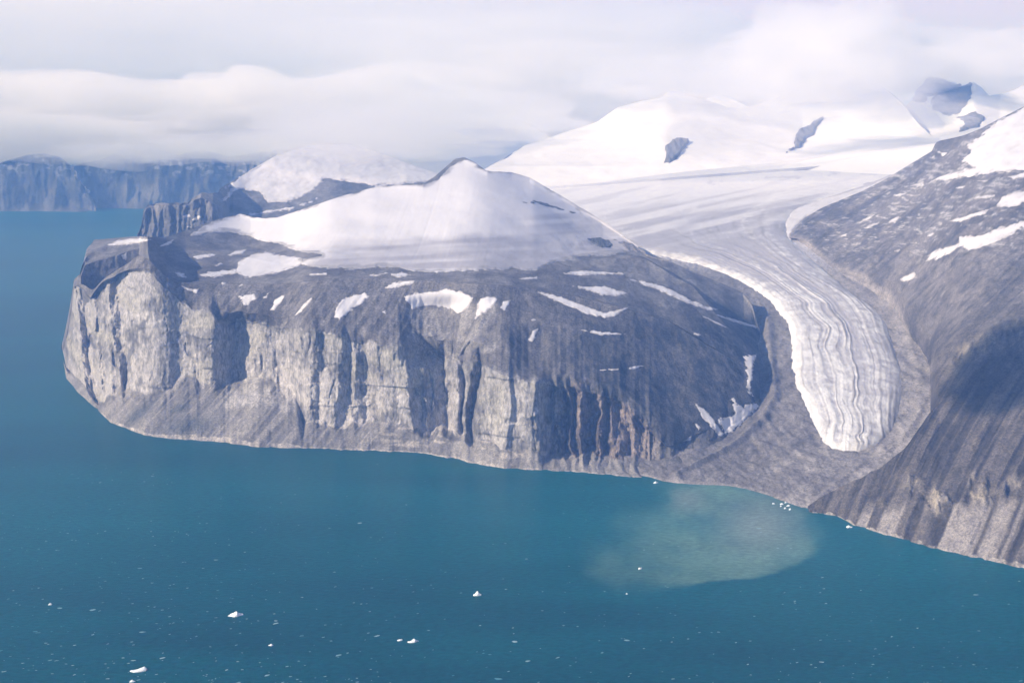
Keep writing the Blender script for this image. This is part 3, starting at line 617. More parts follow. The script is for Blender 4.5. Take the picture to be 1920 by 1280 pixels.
# ------------------------------------------------------------------ right-hand mountainside
ET = [(1478, 441), (1485, 434), (1507, 410), (1540, 390), (1613, 360), (1657, 338), (1713, 304), (1763, 274), (1807, 257), (1860, 230), (1920, 200), (1990, 165), (2080, 140), (2300, 95), (2600, 70)]
EV = [(1478, 444), (1485, 446), (1507, 458), (1567, 510), (1640, 547), (1680, 577), (1713, 660), (1738, 708), (1750, 692), (1790, 655), (1860, 592), (1920, 540), (2080, 440), (2600, 330)]
ES = [(1478, 953), (1505, 954), (1540, 932), (1580, 911), (1647, 880), (1697, 840), (1740, 778), (1752, 762), (1770, 745), (1800, 720), (1860, 674), (1920, 632), (2080, 540), (2600, 420)]
def build_mountainside():
    px = np.arange(1480, 2560, 2.3)
    s = Sheet(px); s.start(curve(WATER_R, px) + 1 + 1.2 * fbm(px / 14, 0 * px, 203, 4), -3.0 - 60 * sst(1518, 1504, px))
    sp = sst(1750, 1690, px)                                       # 1 where the spur hides the valley behind it
    es = np.minimum(curve(ES, px, 3), curve(WATER_R, px) - 3)
    c1 = curve(WATER_R, px) - (curve(WATER_R, px) - es) * 0.30
    s.up("foot", c1, curve([(1480, 0.45), (1600, 0.62), (2080, 0.62)], px), 60)
    s.even("foot", 12, sst(1510, 1540, px))
    s.up("face", es, curve([(1480, 0.35), (1560, 0.5), (1700, 0.46), (1760, 0.36), (2080, 0.40)], px), 110)
    ev = np.minimum(curve(EV, px, 3), es - 1)
    yv = np.zeros_like(px); zv = np.zeros_like(px)
    for i, p in enumerate(px):
        a, b = floor_at(min(p, 1740), ev[i] if p < 1740 else np.interp(1740, px, ev)); yv[i] = a if p < 1740 else a - (p - 1740) * 2.2; zv[i] = b
    yv = gsmooth(yv, 4, 0) * sst(1730, 1690, px) + gsmooth(yv, 28, 0) * (1 - sst(1730, 1690, px)); sp = sst(1758, 1736, px)
    mY = (H - s.cz + 0.3 * s.cY) / (tau(ev) + 0.3); mz = H - mY * tau(ev)
    bY = (H - s.cz + 0.13 * s.cY) / (tau(ev) + 0.13); mY = bY
    s.to("hidden", s.cY + 8 + 262 * sp, (s.cz + 1.5) * (1 - sp) - sp * 90, 8)
    vy = yv * sp + np.maximum(mY, s.cY + 2) * (1 - sp); vz = H - vy * tau(ev) - 2 * sp
    s.to("hidden1", vy - 90, vz - 75 * sp - 12 * (1 - sp), 40); s.to("hidden2", vy, vz, 6); s.cpy = py_of((H - s.cz) / s.cY)
    et = curve(ET, px, 3); mid = ev + (et - ev) * 0.5
    mid = np.minimum(mid, s.cpy - 0.5); 
    s.up("upper", mid, curve([(1480, 0.22), (1600, 0.30), (1740, 0.36), (2080, 0.34)], px, 6), 110)
    s.up("crest", et, curve([(1480, 0.12), (1600, 0.17), (1740, 0.20), (2080, 0.20)], px, 6), 100)
    s.to("back", s.cY + 250, s.cz - 60, 4); s.to("back2", s.cY + 600, s.cz - 250, 4)
    s.done()
    R = len(s.rows_Y); ri = np.arange(R)
    rF, rS, rH, rU, rX = (s.mark[k][1] for k in ("foot", "face", "hidden2", "upper", "crest"))
    pg = np.arange(150.0, 800.0, 2.0); Yg = np.zeros((len(pg), len(px)))
    for j in range(len(px)):
        p_ = s.py[rH:rX + 1, j]; y_ = s.Y[rH:rX + 1, j]
        Yg[:, j] = np.interp(-pg, -p_, y_)
        b_ = pg > p_[0]; Yg[b_, j] = (H - s.z[rH, j] + 0.33 * y_[0]) / (tau(pg[b_]) + 0.33)
        t_ = pg < p_[-1]; Yg[t_, j] = (H - s.z[rX, j] + 0.19 * y_[-1]) / np.maximum(tau(pg[t_]) + 0.19, 0.1)
    Yg = gsmooth(Yg, 30, 1)
    wr = sst(0, 40, ri - rH)
    for j in range(len(px)):
        yn = np.interp(-s.py[rH:rX + 1, j], -pg, Yg[:, j]) if False else np.interp(s.py[rH:rX + 1, j], pg, Yg[:, j])
        s.Y[rH:rX + 1, j] += (yn - s.Y[rH:rX + 1, j]) * wr[rH:rX + 1]
    s.z[rH:rX + 1] = H - s.Y[rH:rX + 1] * tau(s.py[rH:rX + 1])
    s.Y[rX + 1:] += (s.Y[rX] - s.Y[rX + 1] + 60)[None, :] * (s.Y[rX] > s.Y[rX + 1] - 60)[None, :]
    w_ = sst(rH + 3, rH + 12, ri)[:, None] * (ri < rX - 2)[:, None] * np.ones_like(s.Y)
    w_ = np.maximum(w_, sst(1752, 1775, s.PX) * (sst(rF, rF + 40, ri) * (ri < rX - 2))[:, None])
    Ys = gsmooth(s.Y, 8, 0); s.Y = s.Y * (1 - w_) + Ys * w_; s.z = np.where(w_ > 0, H - s.Y * tau(s.py), s.z)
    b0 = s.Y[rX].copy(); bz = s.z[rX].copy()
    for r_ in range(rX - 8, rX + 1):
        s.Y[r_] = s.Y[rX - 9] + (r_ - rX + 9) * (s.Y[rX - 9] - s.Y[rX - 13]) / 4; s.z[r_] = H - s.Y[r_] * tau(s.py[r_])
    s.Y[rX + 1:] += (s.Y[rX] - b0)[None, :]; s.z[rX + 1:] += (s.z[rX] - bz)[None, :]
    s.finish(); P = s.P; x, y, z = P[..., 0], P[..., 1], P[..., 2]; u = s.PX; qy = s.qy
    lean = 0.62
    fl = u + lean * (s.py - 800) * np.interp(s.py, [350, 700, 1000], [1.6, 1.0, 0.75])
    st1 = fbm_an(fl / 15, s.py / 200, 201, 4); st2 = fbm_an(fl / 5.5, s.py / 110, 202, 3)
    wv = np.interp(ri, [0, 3, rS - 3, rS, rH, rH + 6, rX - 6, rX], [0, 1, 1, 0.4, 0, 1, 0.6, 0])[:, None]
    bn = sst(1748, 1775, u); wv = wv * (1 - bn) + bn * np.interp(ri, [0, 3, rX - 6, rX], [0, 1, 0.6, 0])[:, None]
    n1 = fbm(x / 110, y / 200, 211, 5); n2 = fbm(x / 380, y / 500, 212, 4)
    dz = 8 * st1 + 3 * st2 + 7 * fbm(x / 200, y / 260, 213, 5)
    # rock bands low on the face
    rb = np.interp(u, [1560, 1680, 1800, 1920, 2000], [925, 930, 935, 930, 930])
    bandw = np.exp(-((s.py - rb - 26 * fbm(u / 40, z / 90, 224, 3)) / 24) ** 2) * sst(1620, 1700, u) * np.clip(0.85 + 0.8 * fbm(u / 30, z / 200, 223, 3), 0, 1.3)
    bd2 = np.exp(-((s.py - np.interp(u, [1740, 1920, 2000], [690, 615, 590])) / 22) ** 2) * sst(1745, 1800, u)
    crag = ridged(u / 26 + 0.4 * n1, z / 70, 221, 5) * 20 + 14 * fbm(u / 11, z / 24, 222, 4)
    dz += crag * (bandw * 1.0 + 0.8 * bd2)
    dz += 2.5 * fbm(x / 35, y / 50, 214, 4); z += dz * wv; z[0] = np.minimum(z[0], -3); s.normals(); s.qx, s.qy = project(P)
    # colours
    low = (ri <= rS + 4)[:, None] * np.ones_like(u)
    ta = mix3((0.062, 0.056, 0.050), (0.142, 0.127, 0.115), np.clip(0.48 + 0.8 * st1 + 0.5 * st2 + 0.35 * n1, 0, 1))
    tu = mix3((0.115, 0.11, 0.112), (0.215, 0.20, 0.20), np.clip(0.48 + 0.6 * n1 + 0.35 * st1 + 0.3 * st2 + 0.3 * n2 + 0.5 * fbm(x / 24, y / 40, 215, 4), 0, 1))
    c = mix3(tu, ta, sst(560, 760, s.qy))
    chute = sst(0.12, 0.5, fbm_an(fl / 21, s.py / 500, 231, 2)) * sst(925, 965, s.qy + 12 * n1) * low
    c = mix3(c, (0.32, 0.295, 0.285), chute * 0.9)
    rk = mix3((0.18, 0.165, 0.155), (0.42, 0.37, 0.30), np.clip(0.35 + 0.9 * fbm(u / 9, z / 26, 241, 4), 0, 1))
    c = mix3(c, rk, np.clip(bandw * (0.55 + 0.9 * fbm(u / 22, z / 40, 242, 4)), 0, 1) * 0.9)
    c = mix3(c, rk * 0.8, np.clip(bd2 * 0.7, 0, 1))
    fk = sst(0.60, 0.78, fbm_an((u + 1.5 * s.py) / 13, (s.py - 0.1 * u) / 3.2, 261, 3) + 0.25 * n2) * sst(520, 430, s.qy) * (ri > rH + 20)[:, None]
    c = mix3(c, (0.60, 0.59, 0.62), fk * 0.5)
    # pale lateral debris beside the glacier
    near = np.clip((s.py - (s.py[rH][None, :] - 26 - 8 * n1)) / 14, 0, 1) * (ri > rH - 1)[:, None] * sst(1760, 1735, u)
    c = mix3(c, (0.31, 0.285, 0.278), near * 0.85)
    c = mix3(c, (0.37, 0.34, 0.32), (ri < 5)[:, None] * np.clip(0.6 + 0.8 * fbm(u / 8, 0 * u, 251, 3), 0, 1))
    s.col = c
    top = empty("mountainside", (float(x[0].mean()), float(y[0].mean()), 0)); props(top, "brown streaked mountain slope with scree chutes right of the glacier", "mountain", kind="structure")
    r = np.arange(R - 1)[:, None] + np.zeros((1, len(px) - 1))
    child(sub_mesh("scree_chutes", s, r < rF, M_SCREE), top)
    child(sub_mesh("lower_face", s, (r >= rF) & (r < rS), M_TUNDRA), top)
    child(sub_mesh("middle_slope", s, (r >= rS) & (r < rU), M_TUNDRA), top)
    child(sub_mesh("upper_slope", s, r >= rU, M_TUNDRA), top)
    return s
MS = build_mountainside()
MS_VIS = (MS.mark["hidden2"][1], MS.mark["crest"][1] + 1)

# ------------------------------------------------------------------ ridge and snow dome behind the headland's west end
def build_back_ridge():
    px = np.arange(257, 900, 2.0)
    top_ = [(255, 446), (258, 441), (266, 420), (268, 398), (277, 385), (300, 381), (353, 380), (360, 372), (377, 362), (408, 362), (414, 352), (440, 337), (470, 320), (520, 292), (570, 277), (600, 271), (650, 272), (700, 284), (760, 306), (830, 330), (900, 350)]
    b2 = [(255, 447), (258, 442), (266, 424), (268, 402), (277, 390), (300, 386), (353, 384), (360, 377), (377, 370), (408, 385), (440, 402), (520, 396), (640, 372), (760, 350), (900, 356)]
    s = Sheet(px); s.startYz(10900 + 0 * px, 150 + 0 * px)
    s.to("under", 11100 + 0 * px, H - 11100 * tau(np.full_like(px, 452.0)), 8); s.cpy = np.full_like(px, 452.0)
    s.up("wall", curve(b2, px, 2) + 1.5 * fbm(px / 9, 0 * px, 301, 4) * sst(430, 400, px), curve([(257, 2.0), (390, 1.8), (430, 0.12), (900, 0.12)], px), 60)
    s.even("wall", 26, sst(415, 450, px))
    s.up("slope", curve(top_, px) + 1.0 * fbm(px / 9, 0 * px, 302, 4) * sst(430, 400, px), curve([(257, 0.1), (380, 0.1), (430, 0.22), (600, 0.2), (900, 0.12)], px, 6), 80)
    s.to("back", s.cY + 300, s.cz - 30, 3); s.to("back2", s.cY + 800, s.cz - 400, 3)
    s.done()
    R = len(s.rows_Y); ri = np.arange(R); u = s.PX
    rW, rS = s.mark["wall"][1], s.mark["slope"][1]
    dep = (60 * fbm(u / 14, s.z / 200, 311, 4) + 25 * ridged(u / 8, s.z / 150, 312)) * ((ri > 6) & (ri < rS - 3))[:, None] * sst(425, 395, u)
    s.slide(dep); s.finish(); P = s.P; x, y, z = P[..., 0], P[..., 1], P[..., 2]
    n1 = fbm(x / 160, y / 300, 321, 5); st = fbm_an((u - 0.9 * s.py) / 20, s.py / 90, 322, 4)
    z += (8 * n1) * ((ri > 8) & (ri < rS - 1))[:, None]; s.normals(); s.qx, s.qy = project(P)
    s.col = mix3((0.10, 0.10, 0.105), (0.22, 0.21, 0.21), np.clip(0.5 + 0.8 * n1 + 0.4 * st, 0, 1))
    tp = empty("back_ridge", (float(x[0].mean()), float(y[0].mean()), 0)); props(tp, "dark rocky knoll and ridge behind the west end of the headland", "ridge", kind="structure")
    r = np.arange(R - 1)[:, None] + np.zeros((1, len(px) - 1))
    child(sub_mesh("crag", s, r < rW, M_ROCK), tp); child(sub_mesh("slope", s, r >= rW, M_TUNDRA), tp)
    return s
BR = build_back_ridge()
BR_VIS = (8, BR.mark["slope"][1] + 1)

# ------------------------------------------------------------------ snow mountains behind the glacier
def snow_mountain(name, label, px0, px1, top_, base, Yb, m, ridge=None, seed=400, step=2.4, albedo=(0.76, 0.755, 0.79)):
    px = np.arange(px0, px1, step)
    s = Sheet(px); b = curve(base, px, 6); 
    s.startYz(Yb + 0 * px - 400, H - Yb * tau(b) - 200)
    s.to("under", Yb, H - Yb * tau(b), 4); s.cpy = b + 0.0
    t_ = np.minimum(curve(top_, px) + 0.8 * fbm(px / 10, 0 * px, seed, 4), b - 1)
    s.up("face", t_, m, 110)
    s.to("back", s.cY + 400, s.cz - 120, 4); s.to("back2", s.cY + 1500, s.cz - 900, 4)
    s.done(); R = len(s.rows_Y); ri = np.arange(R); u = s.PX; rF = s.mark["face"][1]
    vis = sst(4, 20, ri)[:, None] * (ri <= rF + 8)[:, None]
    f = np.clip((ri - 4) / (rF - 4), 0, 1)[:, None]
    if ridge is not None:
        for (x0, y0, x1, y1, wl, wr, amp) in ridge:
            cx = np.interp(s.py, [y0, y1], [x0, x1]) + 9 * fbm(s.py / 26, u / 300, seed + 9, 3)
            d = u - cx
            s_ = np.where(d < 0, -d / wl, d / wr); s_ = np.sqrt(s_ ** 2 + 0.006) - 0.077
            dd = amp * np.minimum(s_, 1.6) * vis * np.interp(s.py, [y0, y1, y1 + 50], [1, 1, 0.15])
            s.slide(np.where(ri[:, None] > rF, dd[rF][None, :], dd))
    s.finish(); P = s.P; x, y, z = P[..., 0], P[..., 1], P[..., 2]
    z += vis * (ri < rF)[:, None] * (22 * fbm(x / 1100, y / 1300, seed + 3, 4) + 5 * fbm(x / 260, y / 300, seed + 4, 4)); s.normals(); s.qx, s.qy = project(P)
    s.col = np.broadcast_to(np.array(albedo), P.shape).copy() * (1 + 0.03 * fbm(x / 600, y / 700, seed + 6, 4))[..., None]
    o = sub_mesh(name, s, np.ones((R - 1, len(px) - 1), bool), M_SNOW); props(o, label, "mountain", kind="structure")
    s.vis = (5, rF + 1); return s
SM1 = snow_mountain("snow_mountain", "long bright snow massif with a sharp crest above the glacier basin", 840, 1762,
    [(840, 356), (880, 334), (930, 305), (987, 272), (1057, 249), (1120, 229), (1160, 201), (1200, 190), (1238, 183), (1252, 173), (1268, 169), (1290, 177), (1322, 188), (1360, 200), (1390, 204), (1440, 189), (1500, 165), (1580, 142), (1640, 150), (1690, 190), (1725, 235), (1745, 256), (1762, 264)],
    [(840, 362), (1000, 362), (1100, 356), (1250, 340), (1450, 320), (1560, 305), (1762, 268)], 14500.0, 0.24, [(1252, 172, 1248, 262, 170, 150, 900)], 400)
SM2 = SM1
SM3 = snow_mountain("snow_mountain", "pointed snow peak with a dark rock face at the right edge", 1640, 2400,
    [(1640, 286), (1655, 232), (1690, 205), (1708, 190), (1722, 165), (1740, 144), (1765, 147), (1785, 152), (1803, 162), (1812, 160), (1825, 155), (1840, 166), (1855, 182), (1885, 176), (1920, 160), (2080, 120), (2400, 130)],
    [(1640, 290), (1760, 258), (1900, 232), (2080, 190), (2400, 180)], 16200.0, 0.32, [(1740, 144, 1722, 230, 70, 90, 350), (1828, 155, 1842, 230, 45, 90, 420)], 440)
SM4 = snow_mountain("snow_mountain", "pale snow mountain almost lost in mist behind the dome", 700, 1080,
    [(700, 338), (720, 285), (800, 250), (860, 228), (905, 208), (950, 214), (1000, 236), (1060, 275), (1080, 348)], [(700, 340), (900, 345), (1080, 350)], 19500.0, 0.24, [(905, 208, 880, 275, 120, 160, 500)], 460)
SM5 = snow_mountain("snow_mountain", "distant bluish snow ridge peeping over the saddle", 1290, 1440,
    [(1290, 233), (1310, 195), (1330, 183), (1347, 179), (1365, 184), (1400, 200), (1430, 225), (1440, 238)], [(1290, 235), (1440, 240)], 21000.0, 0.3, None, 480)

# ------------------------------------------------------------------ far fjord walls
def far_wall(name, label, px0, px1, top_, water, m, seed, mat=None):
    px = np.arange(px0, px1, 2.0); s = Sheet(px); wv = curve(water, px, 4)
    s.start(wv + 0.5, -10.0); t_ = curve(top_, px) + 1.5 * fbm(px / 22, 0 * px, seed, 4)
    mid = wv + (t_ - wv) * 0.75
    s.up("wall", mid, m, 60); s.up("top", t_, m * 0.6, 30)
    s.to("back", s.cY + 500, s.cz - 20, 3); s.to("back2", s.cY + 1800, s.cz - 500, 3); s.done()
    R = len(s.rows_Y); ri = np.arange(R)[:, None]; u = s.PX; w_ = sst(0, 14, ri) * (ri < s.mark["top"][1])
    s.slide(w_ * (260 * fbm(u / 70, s.z / 900, seed + 1, 4) + 60 * ridged(u / 48, s.z / 500, seed + 2) + 40 * fbm(u / 8, s.z / 200, seed + 3, 3)))
    s.finish(); P = s.P; x, y, z = P[..., 0], P[..., 1], P[..., 2]
    n1 = fbm(u / 14, z / 200, seed + 5, 5); v = fbm(u / 16, z / 260, seed + 6, 5)
    c = mix3((0.09, 0.09, 0.09), (0.20, 0.19, 0.185), np.clip(0.35 + 0.6 * v + 0.5 * n1, 0, 1))
    sn = sst(0.25, 0.5, fbm_an((u - 0.4 * s.py) / 12, s.py / 7, seed + 7, 4)) * sst(345, 310, s.py)
    c = mix3(c, (0.6, 0.6, 0.62), sn * 0.5)
    s.col = c
    o = sub_mesh(name, s, np.ones((R - 1, len(px) - 1), bool), mat or M_ROCK); props(o, label, "cliff", kind="structure"); s.vis = (0, s.mark["top"][1] + 1); return s
FW2 = far_wall("far_cliff", "hazy blue fjord wall streaked with snow under the cloud", 120, 640,
    [(100, 330), (140, 312), (200, 296), (240, 272), (285, 268), (330, 292), (380, 280), (430, 296), (520, 282), (640, 270)], [(100, 389), (200, 391), (640, 402)], 1.3, 510)
FW1 = far_wall("far_cliff", "rounded dark blue headland across the fjord at the left edge", -700, 182,
    [(-700, 320), (-400, 300), (-160, 326), (-60, 318), (0, 308), (50, 292), (85, 288), (112, 296), (132, 312), (150, 340), (168, 368), (182, 394)], [(-700, 404), (-160, 398), (60, 397), (182, 399)], 1.1, 530)

# ------------------------------------------------------------------ snow fields and snow patches
def dome_snow_col(V, qx, qy, sd):
    x, y = V[..., 0], V[..., 1]
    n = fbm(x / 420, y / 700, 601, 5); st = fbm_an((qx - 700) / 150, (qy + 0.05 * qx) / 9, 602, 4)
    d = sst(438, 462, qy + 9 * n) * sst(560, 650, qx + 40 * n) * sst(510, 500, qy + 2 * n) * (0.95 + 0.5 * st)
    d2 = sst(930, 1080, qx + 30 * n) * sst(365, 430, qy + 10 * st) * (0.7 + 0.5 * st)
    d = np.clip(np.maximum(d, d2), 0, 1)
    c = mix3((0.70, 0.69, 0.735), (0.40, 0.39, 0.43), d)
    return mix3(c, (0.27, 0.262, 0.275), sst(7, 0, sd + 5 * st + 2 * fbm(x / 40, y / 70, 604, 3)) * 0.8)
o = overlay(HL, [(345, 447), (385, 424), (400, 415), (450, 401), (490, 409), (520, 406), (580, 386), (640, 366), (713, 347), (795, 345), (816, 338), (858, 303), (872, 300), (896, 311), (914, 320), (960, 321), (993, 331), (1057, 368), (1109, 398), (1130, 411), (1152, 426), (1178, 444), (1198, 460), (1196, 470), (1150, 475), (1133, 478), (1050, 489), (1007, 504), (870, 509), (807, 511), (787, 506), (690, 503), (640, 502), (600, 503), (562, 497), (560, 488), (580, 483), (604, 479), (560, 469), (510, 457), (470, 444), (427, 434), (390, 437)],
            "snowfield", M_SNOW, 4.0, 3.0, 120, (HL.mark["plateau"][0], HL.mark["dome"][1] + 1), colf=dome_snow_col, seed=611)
props(o, "wide smooth snowfield covering the domed top of the headland", "snowfield")
o = overlay(HL, [(980, 381), (1000, 377), (1030, 384), (1062, 394), (1090, 402), (1075, 401), (1040, 392), (1005, 383)], "rock_rib", M_TUNDRA, 7.0, 2.0, 50, (HL.mark["plateau"][0], HL.mark["dome"][1] + 1), color=(0.16, 0.155, 0.16), seed=613)
props(o, "thin dark rock rib breaking the snow on the dome's right shoulder", "rock")
o = overlay(BR, [(425, 350), (470, 317), (520, 286), (600, 264), (700, 276), (830, 322), (880, 345), (760, 345), (700, 350), (640, 336), (612, 334), (587, 357), (547, 378), (500, 381), (492, 365), (470, 358), (440, 354)], "snowfield", M_SNOW, 6.0, 4.0, 160, BR_VIS, seed=615)
props(o, "rounded snow dome rising into the mist behind the dark knoll", "snowfield")
o = overlay(BR, [(415, 378), (432, 356), (458, 340), (470, 338), (440, 360), (424, 376)], "snow_patch", M_SNOW, 5.0, 3.0, 60, BR_VIS, seed=616)
props(o, "slanting snow streak on the ridge just right of the dark knoll", "snow patch", "snow patches on the back ridge")
o = overlay(BR, [(470, 402), (520, 392), (560, 386), (596, 372), (590, 378), (545, 392), (500, 402)], "snow_patch", M_SNOW, 5.0, 4.0, 60, BR_VIS, seed=617)
props(o, "broken snow streak on dark ground under the rounded snow dome", "snow patch", "snow patches on the back ridge")
G1 = "snow patches on the headland"
HP = [
 ("large bright snow patch on the western plateau below the snowfield", [(447, 490), (473, 477), (497, 472), (520, 477), (560, 483), (572, 490), (547, 503), (520, 512), (460, 520), (443, 510)], 2),
 ("thin snow strip up and left of the large western snow patch", [(363, 481), (385, 476), (407, 475), (402, 480), (370, 485)], 1.5),
 ("short snow strip just above the large western snow patch", [(428, 477), (445, 470), (462, 468), (455, 475), (432, 480)], 1.5),
 ("tapering snow strip touching the left end of the large western patch", [(375, 514), (410, 508), (445, 505), (442, 513), (400, 520), (380, 519)], 1.5),
 ("tiny snow spot left of the large western snow patch", [(402, 498), (415, 492), (419, 496), (405, 500)], 1),
 ("small snow fleck right of the pale buttress top", [(325, 508), (345, 513), (349, 520), (333, 517)], 1.2),
 ("snow patch lying on the rim just above the tall pale buttress", [(340, 536), (355, 540), (372, 542), (369, 549), (352, 545)], 1.2),
 ("long snow strip on the far west edge of the plateau", [(200, 459), (225, 450), (262, 447), (284, 449), (260, 456), (215, 461)], 1.2),
 ("narrow snow sliver on the ridge right of the deep western gully", [(297, 462), (315, 453), (328, 447), (321, 457), (302, 463)], 1),
 ("small snow spot hanging at the rim of the deep western gully", [(227, 478), (238, 473), (237, 488), (231, 485)], 1),
 ("thin snow dash on the plateau right of the large western patch", [(578, 514), (613, 511), (613, 515), (582, 516)], 0.8),
 ("mottled snow patch at the top of the scree above the shaded recess", [(448, 560), (463, 552), (482, 549), (478, 564), (460, 571)], 4),
 ("small snow dot beside the mottled patch above the recess", [(493, 558), (503, 549), (501, 559)], 1),
 ("slanting snow streak in the first chute right of the mottled patch", [(506, 581), (517, 560), (535, 551), (528, 567), (514, 581)], 1.2),
 ("narrow snow streak in the second chute right of the mottled patch", [(552, 592), (570, 570), (588, 554), (581, 567), (562, 586)], 0.9),
 ("large teardrop snow patch on the scree left of the cirque bowl", [(630, 577), (640, 561), (683, 549), (692, 556), (637, 599), (627, 594)], 2),
 ("tiny snow fleck on the brow above the shaded recess, left one", [(416, 528), (424, 531), (416, 537)], 0.8),
 ("tiny snow fleck on the brow above the shaded recess, right one", [(448, 537), (455, 531), (458, 535)], 0.8),
 ("flat oval snow patch on the plateau above the cirque's left rim", [(716, 541), (737, 530), (778, 525), (774, 532), (747, 539)], 1.2),
 ("thin snow dash on the plateau under the dirty snow edge", [(692, 516), (727, 511), (707, 518)], 0.8),
 ("double snow dash on the plateau above the flat oval patch", [(732, 514), (753, 511), (774, 515), (747, 521)], 1.2),
 ("big curved snow wall lining the head of the cirque bowl", [(757, 556), (773, 550), (837, 543), (867, 547), (889, 560), (877, 578), (860, 589), (843, 578), (807, 573), (773, 578)], 2),
 ("second snow patch of the cirque, right of the curved snow wall", [(894, 580), (900, 560), (913, 555), (934, 560), (920, 578), (903, 588), (892, 597)], 1.8),
 ("smallest snow patch of the cirque, at its right rim", [(939, 578), (943, 565), (958, 562), (947, 582)], 1.2),
 ("upright snow fleck in the small hollow right of the cirque", [(991, 638), (997, 622), (1009, 614), (1004, 633), (997, 641)], 1.2),
 ("broken snow fleck at the top of the small hollow", [(991, 599), (1001, 596), (1006, 600), (998, 603)], 1),
 ("snow dot on the scree below the teardrop patch's right", [(716, 585), (723, 581), (723, 588)], 0.8),
 ("thin snow dash on the plateau in line with the cirque's right rim", [(970, 522), (1007, 518), (1009, 523), (983, 524)], 0.8),
 ("long flat snow strip on the plateau under the small dark knoll", [(1052, 512), (1090, 507), (1167, 511), (1170, 514), (1080, 516)], 1),
 ("lens shaped snow patch on the eastern plateau above the bent strip", [(1073, 537), (1100, 538), (1133, 536), (1160, 545), (1178, 550), (1160, 555), (1127, 553), (1107, 545)], 1.2),
 ("bent V shaped snow strip in the eastern plateau hollow", [(1008, 547), (1043, 554), (1107, 577), (1133, 587), (1184, 574), (1153, 593), (1137, 596), (1100, 588), (1053, 568)], 1.4),
 ("thin broken snow line on the dark slope below the bent strip", [(1088, 618), (1123, 621), (1174, 626), (1127, 628)], 1.2),
 ("thin snow line low on the dark eastern slope", [(1118, 693), (1160, 691), (1160, 694), (1120, 695)], 0.7),
 ("short snow dash at the right end of the low snow line", [(1176, 691), (1200, 683), (1208, 686), (1188, 693)], 1),
 ("long slanting snow band running down the east flank to the glacier", [(1181, 524), (1220, 529), (1260, 542), (1293, 562), (1345, 580), (1329, 582), (1280, 564), (1227, 541)], 1.6),
 ("narrow snow thread continuing the slanting band towards the moraine", [(1340, 589), (1380, 599), (1420, 612), (1418, 615), (1376, 604)], 0.7),
 ("snow dash on the dark flank under the slanting band", [(1296, 623), (1317, 626), (1310, 631)], 1),
 ("thin snow thread slanting down the dark flank beside the dash", [(1313, 590), (1345, 604), (1371, 618), (1342, 606)], 0.6),
 ("narrow snow chute low on the dark east flank", [(1300, 752), (1328, 773), (1358, 813), (1350, 818), (1316, 780)], 1.2),
 ("ragged snow drift at the foot of the east flank beside the moraine", [(1345, 788), (1377, 777), (1373, 748), (1393, 762), (1407, 755), (1424, 760), (1407, 778), (1380, 804), (1360, 814)], 4),
 ("tall snow strip along the foot of the east flank above the ragged drift", [(1395, 667), (1417, 666), (1411, 697), (1408, 740), (1421, 754), (1402, 734), (1400, 693)], 2.5),
 ("small snow spot left of the narrow snow chute", [(1302, 792), (1314, 799), (1311, 809)], 1),
 ("lowest snow spot on the dark east flank", [(1279, 828), (1297, 816), (1295, 826)], 1),
]
for k, (lb, po, wb) in enumerate(HP):
    o = overlay(HL, po, "snow_patch", M_SNOW, 2.5, wb, 24, HL_VIS, seed=700 + 3 * k, slope=0.9)
    if o: props(o, lb, "snow patch", G1)
for k, (lb, po) in enumerate([("upper snow spot on the dark knoll ground behind the headland", [(342, 405), (355, 401), (357, 406), (346, 409)]), ("slanting snow spot on the dark knoll ground behind the headland", [(359, 413), (372, 404), (378, 406), (370, 414)]), ("snow spot closest to the snowfield tip on the knoll ground", [(349, 425), (357, 422), (358, 427)])]):
    o = overlay(BR, po, "snow_patch", M_SNOW, 4, 1.0, 30, BR_VIS, seed=860 + k)
    if o: props(o, lb, "snow patch", "snow patches on the back ridge")
G2 = "snow patches on the right-hand mountain"
